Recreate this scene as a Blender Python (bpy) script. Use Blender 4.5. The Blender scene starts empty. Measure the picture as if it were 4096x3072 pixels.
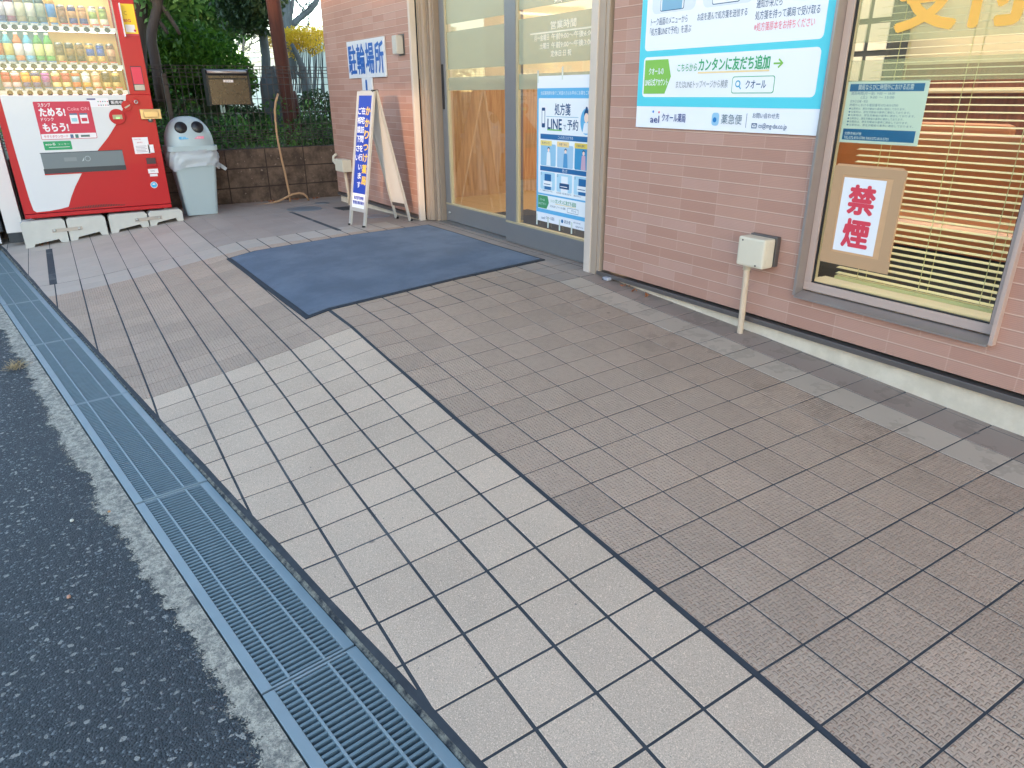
import bpy, bmesh, math, random
from mathutils import Vector, Matrix
random.seed(7)
R = math.radians
scene = bpy.context.scene
COL = scene.collection

# ------------------------------------------------------------ camera, sky, sun, exposure
YAW, PIT, ROLL = -0.99830015, 0.39316456, -0.00647219
fwd = Vector((math.sin(YAW)*math.cos(PIT), math.cos(YAW)*math.cos(PIT), -math.sin(PIT)))
_r = fwd.cross(Vector((0, 0, 1))).normalized(); _u = _r.cross(fwd)
cr = _r*math.cos(ROLL)+_u*math.sin(ROLL); cu = -_r*math.sin(ROLL)+_u*math.cos(ROLL)
CAM = Vector((0, 0, .975))
cam_d = bpy.data.cameras.new('camera'); cam = bpy.data.objects.new('camera', cam_d); COL.objects.link(cam)
m3 = Matrix((cr, cu, -fwd)).transposed()
cam.matrix_world = Matrix.Translation(CAM) @ m3.to_4x4()
cam_d.sensor_width = 36; cam_d.lens = 2807.7/4096*36
cam_d.clip_start = .02; cam_d.clip_end = 500
scene.camera = cam

SUN_EL = 5.0
SUNH = Vector((.70, -.71, 0)).normalized()
sun_dir = (SUNH*math.cos(R(SUN_EL))+Vector((0, 0, math.sin(R(SUN_EL))))).normalized()
w = bpy.data.worlds.new('World'); scene.world = w; w.use_nodes = True
nt = w.node_tree; bg = nt.nodes['Background']
sky = nt.nodes.new('ShaderNodeTexSky'); sky.sky_type = 'NISHITA'; sky.sun_disc = False
sky.sun_elevation = R(SUN_EL); sky.sun_rotation = math.atan2(SUNH.x, SUNH.y)
sky.air_density = .7; sky.dust_density = .3; sky.ozone_density = .6
nt.links.new(sky.outputs[0], bg.inputs[0]); bg.inputs[1].default_value = 0.15
sl = bpy.data.lights.new('sun', 'SUN'); sl.energy = .3; sl.angle = R(.6); sl.color = (1, .62, .33)
so = bpy.data.objects.new('sun', sl); COL.objects.link(so); so.location = sun_dir*30
so.rotation_euler = (-sun_dir).to_track_quat('-Z', 'Y').to_euler()
scene.view_settings.view_transform = 'Standard'; scene.view_settings.look = 'None'
scene.view_settings.exposure = 3.23; scene.view_settings.gamma = 1
scene.cycles.max_bounces = 8; scene.cycles.transparent_max_bounces = 24

def pt(px, py, X=None, Y=None, Z=None):
    """point of the place seen at a pixel of the 4096x3072 photograph, on one coordinate plane"""
    d = cr*((px-2048)/2807.7) - cu*((py-1536)/2807.7) + fwd
    if X is not None: t = (X-CAM.x)/d.x
    elif Y is not None: t = (Y-CAM.y)/d.y
    else: t = (Z-CAM.z)/d.z
    return CAM+d*t

# ------------------------------------------------------------ materials
def s2l(c):
    # 8-bit display colour to linear
    return tuple(((v/255)/12.92 if v/255 <= .04045 else ((v/255+.055)/1.055)**2.4) for v in c)
MATS = {}
class NT:
    def __init__(s, name):
        s.m = bpy.data.materials.new(name); s.m.use_nodes = True; s.t = s.m.node_tree
        s.b = s.t.nodes['Principled BSDF']; s.out = s.t.nodes['Material Output']
    def n(s, typ, **kw):
        nd = s.t.nodes.new(typ)
        for k, v in kw.items(): setattr(nd, k, v)
        return nd
    def put(s, sock, v):
        if isinstance(v, bpy.types.NodeSocket): s.t.links.new(v, sock)
        else: sock.default_value = v
    def mth(s, op, a, b=0.0, c=None, clamp=False):
        nd = s.n('ShaderNodeMath', operation=op, use_clamp=clamp)
        s.put(nd.inputs[0], a); s.put(nd.inputs[1], b)
        if c is not None: s.put(nd.inputs[2], c)
        return nd.outputs[0]
    def mix(s, f, a, b, mode='MIX'):
        nd = s.n('ShaderNodeMix', data_type='RGBA', blend_type=mode)
        s.put(nd.inputs[0], f)
        s.put(nd.inputs[6], a if isinstance(a, bpy.types.NodeSocket) else (*a, 1)[:4])
        s.put(nd.inputs[7], b if isinstance(b, bpy.types.NodeSocket) else (*b, 1)[:4])
        return nd.outputs[2]
    def noise(s, vec, scale, detail=3, rough=.5):
        nd = s.n('ShaderNodeTexNoise'); nd.inputs['Scale'].default_value = scale
        nd.inputs['Detail'].default_value = detail; nd.inputs['Roughness'].default_value = rough
        if vec is not None: s.t.links.new(vec, nd.inputs['Vector'])
        return nd.outputs['Fac']
    def ramp(s, f, lo, hi):
        nd = s.n('ShaderNodeMapRange'); nd.interpolation_type = 'SMOOTHSTEP'
        s.put(nd.inputs[0], f); s.put(nd.inputs[1], lo); s.put(nd.inputs[2], hi)
        return nd.outputs[0]
    def geo(s): return s.n('ShaderNodeNewGeometry').outputs['Position']
    def bump(s, h, strength=.3, dist=.002, normal=None):
        nd = s.n('ShaderNodeBump'); nd.inputs['Strength'].default_value = strength
        nd.inputs['Distance'].default_value = dist; s.t.links.new(h, nd.inputs['Height'])
        if normal is not None: s.t.links.new(normal, nd.inputs['Normal'])
        return nd.outputs[0]
    def xyz(s, v):
        nd = s.n('ShaderNodeSeparateXYZ'); s.t.links.new(v, nd.inputs[0]); return nd.outputs
    def fin(s, col=None, rough=None, normal=None, **kw):
        if col is not None: s.put(s.b.inputs['Base Color'], col if isinstance(col, bpy.types.NodeSocket) else (*col, 1)[:4])
        if rough is not None: s.put(s.b.inputs['Roughness'], rough)
        if normal is not None: s.t.links.new(normal, s.b.inputs['Normal'])
        for k, v in kw.items(): s.put(s.b.inputs[k.replace('_', ' ')], v)
        return s.m

def mat(name, col, rough=.5, var=.06, scale=8, bump=0, bscale=60, metal=0, emit=None, coat=0, spec=None):
    """plain material: a base colour with mild blotches and optional fine grain"""
    if name in MATS: return MATS[name]
    N = NT(name); g = N.geo(); c = s2l(col)
    f = N.noise(g, scale, 4)
    lo = tuple(x*(1-var) for x in c); hi = tuple(min(1, x*(1+var)) for x in c)
    cc = N.mix(f, lo, hi)
    nm = N.bump(N.noise(g, bscale, 3), bump, .002) if bump else None
    rr = N.mth('ADD', rough-.05, N.mth('MULTIPLY', N.noise(g, scale*3, 2), .1))
    kw = {'Metallic': metal}
    if coat: kw['Coat Weight'] = coat
    if spec is not None: kw['Specular IOR Level'] = spec
    if emit: kw['Emission Color'] = (*s2l(emit[0]), 1); kw['Emission Strength'] = emit[1]
    m = N.fin(cc, rr, nm)
    for k, v in kw.items(): N.b.inputs[k].default_value = v
    MATS[name] = m
    return m
def flat(rgb, rough=.45):
    return mat('print_%02x%02x%02x' % tuple(int(x) for x in rgb), rgb, rough, var=.02, scale=3)

def glass_mat(name, tint=(.93, .96, .93), rough=.02, refl=1.0, ior=1.5):
    N = NT(name); t = N.t
    tr = N.n('ShaderNodeBsdfTransparent'); tr.inputs[0].default_value = (*tint, 1)
    gl = N.n('ShaderNodeBsdfGlossy'); gl.inputs['Roughness'].default_value = rough
    fr = N.n('ShaderNodeFresnel'); fr.inputs[0].default_value = ior
    mx = N.n('ShaderNodeMixShader')
    bf = N.n('ShaderNodeNewGeometry').outputs['Backfacing']
    f = N.mth('MULTIPLY', N.mth('MULTIPLY', fr.outputs[0], refl*1.7, clamp=True), N.mth('SUBTRACT', 1.0, bf), clamp=True)
    t.links.new(f, mx.inputs[0]); t.links.new(tr.outputs[0], mx.inputs[1]); t.links.new(gl.outputs[0], mx.inputs[2])
    t.links.new(mx.outputs[0], N.out.inputs[0]); return N.m
def film_mat(name, col, alpha):
    N = NT(name); N.fin(s2l(col), .35); N.b.inputs['Alpha'].default_value = alpha; return N.m

# pavement tiles: colour varies from tile to tile through an integer UV
def tile_mat(name, col, kind, v=.07):
    N = NT(name); g = N.geo(); c = s2l(col)
    uvn = N.n('ShaderNodeUVMap'); uvn.uv_map = 'UVMap'; uv = uvn.outputs[0]
    X = N.xyz(uv)
    fl = N.n('ShaderNodeVectorMath', operation='FLOOR'); N.t.links.new(uv, fl.inputs[0])
    wn = N.n('ShaderNodeTexWhiteNoise', noise_dimensions='2D'); N.t.links.new(fl.outputs[0], wn.inputs['Vector'])
    base = N.mix(wn.outputs['Value'], tuple(x*(1-v) for x in c), tuple(x*(1+v) for x in c))
    base = N.mix(N.mth('MULTIPLY', N.ramp(N.noise(g, 2.2, 6, .65), .42, .75), .38), base, tuple(x*.62 for x in c))
    base = N.mix(N.mth('MULTIPLY', N.ramp(N.noise(g, 17, 5, .7), .60, .78), .35), base, tuple(x*.55 for x in c))
    h = N.noise(g, 420, 2)
    if kind == 'granite':
        base = N.mix(N.mth('MULTIPLY', N.ramp(N.noise(g, 420, 2), .50, .60), .42), base, tuple(x*.42 for x in c))
        base = N.mix(N.mth('MULTIPLY', N.ramp(N.noise(g, 330, 1), .58, .66), .5), base, tuple(min(1, x*1.7) for x in c))
        dens = N.ramp(N.noise(g, 4, 2), .35, .65)
        base = N.mix(N.mth('MULTIPLY', N.ramp(N.noise(g, 150, 2), N.mth('SUBTRACT', .725, N.mth('MULTIPLY', dens, .05)), .76), .8), base, (.085, .09, .11))
        nm = N.bump(h, .5, .0012); rough = .72
    elif kind == 'grip':
        # short raised dashes, alternately along and across
        K = 11.0
        u = N.mth('MULTIPLY', X[0], K); vv = N.mth('MULTIPLY', X[1], K)
        par = N.mth('MODULO', N.mth('ADD', N.mth('FLOOR', u), N.mth('FLOOR', vv)), 2.0)
        par = N.mth('ABSOLUTE', par)
        fu = N.mth('ABSOLUTE', N.mth('SUBTRACT', N.mth('FRACT', u), .5)); fv = N.mth('ABSOLUTE', N.mth('SUBTRACT', N.mth('FRACT', vv), .5))
        a = N.mth('ADD', N.mth('MULTIPLY', fu, par), N.mth('MULTIPLY', fv, N.mth('SUBTRACT', 1, par)))
        b = N.mth('ADD', N.mth('MULTIPLY', fv, par), N.mth('MULTIPLY', fu, N.mth('SUBTRACT', 1, par)))
        da = N.ramp(a, .27, .12); db = N.ramp(b, .50, .36)
        ridge = N.mth('MULTIPLY', da, db)
        ru = N.mth('MULTIPLY', ridge, N.ramp(N.noise(g, 60, 2), .3, .55))
        nm = N.bump(N.mth('ADD', N.mth('MULTIPLY', ru, 1.0), N.mth('MULTIPLY', h, .18)), 1.0, .0042); rough = .62
        edge = N.mth('MULTIPLY', N.mth('MULTIPLY', ridge, N.mth('SUBTRACT', 1, ridge)), 4)      # grime caught round each dash
        base = N.mix(N.mth('MULTIPLY', edge, N.mth('ADD', .2, N.mth('MULTIPLY', N.ramp(N.noise(g, 45, 3), .4, .65), .6))), base, tuple(x*.30 for x in c))
        base = N.mix(N.mth('MULTIPLY', N.ramp(N.noise(g, 380, 2), .55, .66), .25), base, tuple(x*.45 for x in c))
    else:
        base = N.mix(N.mth('MULTIPLY', N.ramp(N.noise(g, 700, 2), .55, .65), .2), base, tuple(x*.6 for x in c))
        nm = N.bump(h, .18, .0006); rough = .55
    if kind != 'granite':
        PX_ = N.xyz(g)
        near = N.mth('MULTIPLY', N.ramp(PX_[1], 1.75, 2.3), N.ramp(PX_[0], -3.3, -2.7))
        st = N.noise(g, 7.5, 4, .6); ring = N.mth('MULTIPLY', N.ramp(st, .55, .575), N.ramp(st, .68, .60))
        base = N.mix(N.mth('MULTIPLY', N.mth('MULTIPLY', ring, near), .34), base, tuple(x*.42 for x in c))
        base = N.mix(N.mth('MULTIPLY', N.ramp(PX_[1], .9, 2.5), .30), base, tuple(x*.5 for x in c))  # overhang shade painted in with the grime, growing towards the wall
    vo = N.n('ShaderNodeTexVoronoi'); vo.inputs['Scale'].default_value = 3.2; N.t.links.new(g, vo.inputs['Vector'])
    sp = N.mth('MULTIPLY', N.ramp(vo.outputs['Distance'], .045, .03), N.mth('GREATER_THAN', N.xyz(vo.outputs['Color'])[0], .6))
    base = N.mix(N.mth('MULTIPLY', sp, .55), base, (.06, .055, .055))
    m = N.fin(base, rough, nm); MATS[name] = m; return m

def grout_mat():
    N = NT('grout'); g = N.geo(); P = N.xyz(g)
    dark = N.mix(N.noise(g, 30, 4), (.022, .028, .038), (.060, .070, .084))
    pale = N.ramp(N.noise(g, 3.1, 5, .7), .52, .66)
    # washed cement shows through towards the building where it was never refilled
    near = N.ramp(P[1], 1.35, 2.5)
    f = N.mth('MULTIPLY', pale, N.mth('ADD', .18, N.mth('MULTIPLY', near, .6)), clamp=True)
    c = N.mix(f, dark, (.34, .33, .32))
    return N.fin(c, .9, N.bump(N.noise(g, 300, 3), .5, .001))

def siding_mat():
    N = NT('siding_tile'); uvn = N.n('ShaderNodeUVMap'); uvn.uv_map = 'UVMap'; X = N.xyz(uvn.outputs[0]); g = N.geo()
    v = N.mth('DIVIDE', N.mth('SUBTRACT', X[1], .034), .0513)
    row = N.mth('FLOOR', v); fv = N.mth('FRACT', v)
    wr = N.n('ShaderNodeTexWhiteNoise', noise_dimensions='1D'); N.t.links.new(row, wr.inputs['W'])
    off = N.mth('MULTIPLY', N.mth('GREATER_THAN', wr.outputs['Value'], .72), .5)
    u = N.mth('ADD', N.mth('DIVIDE', X[0], .2275), off)
    fu = N.mth('FRACT', u); cu_ = N.mth('FLOOR', u)
    cv = N.n('ShaderNodeCombineXYZ'); N.t.links.new(cu_, cv.inputs[0]); N.t.links.new(row, cv.inputs[1])
    wn = N.n('ShaderNodeTexWhiteNoise', noise_dimensions='2D'); N.t.links.new(cv.outputs[0], wn.inputs['Vector'])
    c1, c2, c3 = s2l((188, 145, 128)), s2l((181, 137, 120)), s2l((192, 152, 137))
    f = wn.outputs['Value']
    col = N.mix(N.ramp(f, .25, .35), c2, c1); col = N.mix(N.ramp(f, .72, .8), col, c3)
    col = N.mix(N.mth('MULTIPLY', N.noise(g, 9, 5), .22), col, s2l((150, 112, 100)))
    # joints: pale mortar bed below each course, a hairline at tile ends
    bed = N.ramp(fv, .905, .935); hair = N.mth('MAXIMUM', N.ramp(fu, .985, .992), N.ramp(fu, .012, .005))
    lip = N.mth('MULTIPLY', N.ramp(fv, .87, .895), N.mth('SUBTRACT', 1, bed))
    j = N.mth('MAXIMUM', bed, N.mth('MULTIPLY', hair, .30))
    col = N.mix(N.mth('MULTIPLY', lip, .55), col, s2l((112, 80, 72)))
    col = N.mix(N.mth('MULTIPLY', j, .9), col, s2l((212, 182, 164)))
    rib = N.mth('SINE', N.mth('MULTIPLY', fv, 2*math.pi*8))
    h = N.mth('ADD', N.mth('MULTIPLY', rib, .28), N.mth('MULTIPLY', j, -1.4))
    col = N.mix(N.mth('MULTIPLY', N.ramp(rib, -.4, -1), .20), col, s2l((120, 86, 76)))
    nm = N.bump(h, .55, .0015); nm = N.bump(N.noise(g, 220, 3), .12, .001, nm)
    return N.fin(col, .5, nm)

def asphalt_mat():
    N = NT('asphalt'); g = N.geo()
    vo = N.n('ShaderNodeTexVoronoi'); vo.inputs['Scale'].default_value = 190; N.t.links.new(g, vo.inputs['Vector'])
    vo2 = N.n('ShaderNodeTexVoronoi'); vo2.inputs['Scale'].default_value = 105; N.t.links.new(g, vo2.inputs['Vector'])
    f = N.xyz(vo.outputs['Color'])[0]; f2 = N.xyz(vo2.outputs['Color'])[1]
    col = N.mix(f, (.020, .026, .033), (.056, .066, .076))
    col = N.mix(N.mth('MULTIPLY', N.ramp(f, .90, .94), .8), col, (.19, .21, .225))
    col = N.mix(N.mth('MULTIPLY', N.ramp(f2, .955, .98), .8), col, (.38, .37, .34))
    col = N.mix(N.mth('MULTIPLY', N.ramp(N.noise(g, 1.6, 4), .45, .7), .45), col, (.035, .042, .052))
    h = N.mth('SUBTRACT', 1, vo.outputs['Distance'])
    return N.fin(col, .62, N.bump(N.mth('ADD', h, N.mth('MULTIPLY', N.noise(g, 320, 3), .6)), .9, .004))

def concrete_mat(name, c1, c2, sc=40, speck=True):
    N = NT(name); g = N.geo()
    col = N.mix(N.ramp(N.noise(g, sc, 6, .7), .35, .65), s2l(c1), s2l(c2))
    if speck: col = N.mix(N.mth('MULTIPLY', N.ramp(N.noise(g, 260, 3), .55, .66), .6), col, s2l((70, 76, 82)))
    return N.fin(col, .85, N.bump(N.noise(g, 160, 5, .7), .7, .003))

def block_mat():
    N = NT('mossy_block'); g = N.geo(); X = N.xyz(g)
    br = N.n('ShaderNodeTexBrick'); br.inputs['Scale'].default_value = 1; br.inputs['Brick Width'].default_value = .40
    br.inputs['Row Height'].default_value = .19; br.inputs['Mortar Size'].default_value = .006; br.offset = 0
    cv = N.n('ShaderNodeCombineXYZ'); N.t.links.new(X[1], cv.inputs[0]); N.t.links.new(N.mth('ADD', X[2], .105), cv.inputs[1])
    N.t.links.new(cv.outputs[0], br.inputs['Vector'])
    col = N.mix(N.ramp(N.noise(g, 5, 6, .7), .35, .65), s2l((66, 52, 44)), s2l((112, 92, 78)))
    col = N.mix(N.mth('MULTIPLY', N.ramp(N.noise(g, 26, 4), .66, .72), .7), col, s2l((150, 130, 118)))
    col = N.mix(br.outputs['Fac'], col, s2l((52, 40, 34)))
    return N.fin(col, .9, N.bump(N.noise(g, 90, 4), .6, .004))

def leaf_mat(name, c1, c2, c3):
    N = NT(name); g = N.geo(); oi = N.n('ShaderNodeNewGeometry').outputs['Random Per Island']
    col = N.mix(oi, s2l(c1), s2l(c2)); col = N.mix(N.ramp(N.noise(g, 3.5, 3), .5, .7), col, s2l(c3))
    N.fin(col, .5)
    tl = N.n('ShaderNodeBsdfTranslucent'); N.t.links.new(col, tl.inputs[0])
    mx = N.n('ShaderNodeMixShader'); mx.inputs[0].default_value = .3
    N.t.links.new(N.b.outputs[0], mx.inputs[1]); N.t.links.new(tl.outputs[0], mx.inputs[2]); N.t.links.new(mx.outputs[0], N.out.inputs[0])
    return N.m

def bark_mat(name, c1, c2):
    N = NT(name); g = N.geo(); mp = N.n('ShaderNodeMapping'); mp.inputs['Scale'].default_value = (1, 1, .12)
    N.t.links.new(g, mp.inputs[0])
    f = N.noise(mp.outputs[0], 38, 5, .7)
    return N.fin(N.mix(f, s2l(c1), s2l(c2)), .85, N.bump(f, .8, .01))

def mat_carpet():
    N = NT('mat_pile'); g = N.geo()
    col = N.mix(N.ramp(N.noise(g, 3.0, 5, .6), .35, .68), s2l((98, 112, 132)), s2l((116, 130, 150)))
    col = N.mix(N.mth('MULTIPLY', N.ramp(N.noise(g, 11, 6, .75), .55, .72), .45), col, s2l((96, 102, 116)))
    col = N.mix(N.mth('MULTIPLY', N.noise(g, 700, 2), .35), col, s2l((70, 78, 92)))
    return N.fin(col, .95, N.bump(N.noise(g, 520, 3), 1.0, .004))

def wood_mat(name, c1, c2, vert=True):
    N = NT(name); g = N.geo(); mp = N.n('ShaderNodeMapping')
    mp.inputs['Scale'].default_value = (6, 6, .5) if vert else (.5, 6, 6)
    N.t.links.new(g, mp.inputs[0]); f = N.noise(mp.outputs[0], 6, 5, .6)
    return N.fin(N.mix(N.ramp(f, .3, .7), s2l(c1), s2l(c2)), .4)

def cardboard_mat():
    N = NT('cardboard'); g = N.geo()
    col = N.mix(N.noise(g, 25, 4), s2l((196, 152, 112)), s2l((214, 172, 130)))
    return N.fin(col, .45, N.bump(N.noise(g, 18, 3), .4, .004))

M = {}
M['siding'] = siding_mat(); M['asphalt'] = asphalt_mat(); M['grout'] = grout_mat()
M['t_light'] = tile_mat('tile_granite', (205, 181, 160), 'granite', .06)
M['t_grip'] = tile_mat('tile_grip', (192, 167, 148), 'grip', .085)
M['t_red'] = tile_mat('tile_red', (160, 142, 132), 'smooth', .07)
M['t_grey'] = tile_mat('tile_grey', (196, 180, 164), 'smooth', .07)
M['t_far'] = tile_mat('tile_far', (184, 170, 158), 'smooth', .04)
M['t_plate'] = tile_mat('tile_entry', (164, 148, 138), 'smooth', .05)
M['seal'] = mat('joint_sealant', (50, 58, 68), .7, var=.3, scale=40, bump=.5, bscale=150)
M['grate'] = mat('galvanised', (142, 158, 166), .5, var=.10, scale=14, metal=.2, bump=.1, bscale=200)
M['grate_bar'] = mat('galvanised_bar', (112, 132, 142), .55, var=.14, scale=30, metal=.15)
M['channel'] = mat('drain_channel', (28, 32, 36), .9)
def curb_mat():
    N = NT('gutter_cast'); g = N.geo(); uvn = N.n('ShaderNodeUVMap'); uvn.uv_map = 'UVMap'; v = N.xyz(uvn.outputs[0])[1]
    col = N.mix(N.ramp(N.noise(g, 55, 6, .75), .35, .65), s2l((120, 118, 112)), s2l((196, 188, 172)))
    col = N.mix(N.mth('MULTIPLY', N.ramp(N.noise(g, 300, 3), .52, .64), .55), col, s2l((78, 80, 82)))
    n_ = N.mth('ADD', N.mth('MULTIPLY', N.noise(g, 22, 5, .75), .9), N.mth('MULTIPLY', N.noise(g, 190, 3), .55))
    a = N.ramp(N.mth('SUBTRACT', N.mth('ADD', n_, .42), v), .40, .56)
    N.fin(col, .85, N.bump(N.noise(g, 160, 5, .7), .8, .003)); N.t.links.new(a, N.b.inputs['Alpha']); return N.m
M['curb'] = curb_mat()
M['mortar'] = concrete_mat('dark_mortar', (44, 48, 56), (150, 146, 134), 38)
M['found'] = concrete_mat('foundation', (208, 194, 174), (222, 208, 188), 8, False)
M['alu'] = mat('aluminium', (168, 158, 154), .38, metal=.6, var=.04)
M['alu_pink'] = mat('sash_beige', (190, 168, 158), .42, metal=.15, var=.03)
M['alu_dark'] = mat('sash_dark', (104, 100, 98), .45, metal=.5)
M['flash'] = mat('flashing', (118, 112, 110), .35, metal=.6, var=.15, scale=30)
M['beige'] = mat('frame_beige', (168, 150, 134), .42, var=.02)
M['beige_d'] = mat('frame_taupe', (140, 124, 110), .42, var=.02)
M['beige_w'] = mat('frame_pale', (204, 190, 178), .4, var=.03)
M['sash'] = mat('door_sash', (132, 132, 134), .4, metal=.35, var=.03)
M['sash_y'] = mat('door_bead', (178, 164, 132), .35, var=.03)
M['gasket'] = mat('gasket', (30, 34, 40), .5)
M['glass'] = glass_mat('pane_glass', (.975, .985, .93))
M['glass_d'] = glass_mat('door_glass', (.97, .98, .94))
M['acryl'] = glass_mat('clear_cover', (.97, .97, .95), .04, .8)
M['film'] = film_mat('frost_film', (176, 182, 158), .50)
M['film_w'] = film_mat('frost_film_window', (204, 202, 160), .30)
M['blind'] = mat('blind_slat', (212, 204, 150), .5, var=.03)
M['card'] = cardboard_mat()
M['cream'] = mat('wall_cream', (214, 202, 170), .7)
M['wood'] = wood_mat('wainscot', (160, 120, 82), (190, 150, 108))
M['wood_d'] = wood_mat('dark_panel', (112, 62, 44), (138, 82, 58))
M['woodf'] = mat('floor_tan', (186, 150, 100), .35, var=.1)
M['vinyl'] = mat('bench_vinyl', (186, 118, 74), .35, var=.1, coat=.2)
M['dgrey'] = mat('dark_grey', (52, 54, 58), .6)
M['red'] = mat('machine_red', (186, 14, 28), .4, var=.015, coat=.08, spec=.35)
M['mwhite'] = mat('machine_white', (214, 212, 214), .35, var=.02, coat=.1)
M['pinkwhite'] = mat('cabinet_white', (222, 214, 210), .35, var=.03)
M['black'] = mat('black_plastic', (22, 24, 28), .4)
M['steel'] = mat('brushed_steel', (176, 152, 118), .30, metal=.9, var=.08)
M['bronze'] = mat('bronze_steel', (96, 86, 76), .28, metal=.9, var=.06)
M['silver'] = mat('silver_frame', (198, 196, 190), .35, metal=.25, var=.03)
M['steel_l'] = mat('plain_steel', (170, 172, 172), .3, metal=.9, var=.05)
M['bin'] = mat('bin_grey', (166, 180, 184), .42, var=.03)
M['bag'] = film_mat('clear_bag', (214, 218, 224), .55)
M['conc'] = mat('support_block', (196, 192, 184), .6, var=.1, scale=14, bump=.2)
M['block'] = block_mat()
M['pvc'] = mat('pvc_cream', (214, 204, 184), .45, var=.08)
M['pvc2'] = mat('pvc_flex', (206, 184, 160), .5, var=.05)
M['hose'] = mat('tan_hose', (170, 134, 100), .6)
M['wire'] = mat('fence_wire', (74, 66, 64), .5, metal=.3)
M['carpet'] = mat_carpet(); M['rubber'] = mat('mat_rubber', (34, 42, 54), .7)
M['bark'] = bark_mat('bark', (44, 38, 36), (84, 74, 68)); M['bark2'] = bark_mat('bark_grey', (58, 66, 70), (104, 112, 116))
M['pole'] = bark_mat('post_wood', (44, 22, 20), (92, 48, 36))
M['leaf'] = leaf_mat('leaf_evergreen', (44, 80, 38), (92, 140, 66), (118, 158, 84))
M['leaf_h'] = leaf_mat('leaf_hedge', (34, 74, 24), (88, 132, 44), (62, 106, 34))
M['leaf_d'] = leaf_mat('leaf_dark', (36, 56, 36), (62, 86, 50), (84, 96, 56))
M['yellow'] = leaf_mat('forsythia_flower', (226, 186, 40), (236, 204, 70), (214, 170, 40))
M['soil'] = mat('soil', (92, 92, 66), .95, var=.35, scale=3, bump=.8, bscale=30)
M['pale'] = mat('pale_wall', (218, 226, 216), .6, var=.03)
M['rock'] = mat('rock', (64, 72, 76), .9, var=.3, scale=6, bump=1, bscale=12)
M['disc'] = mat('cleanout_lid', (150, 158, 166), .35, metal=.7, var=.12)

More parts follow.
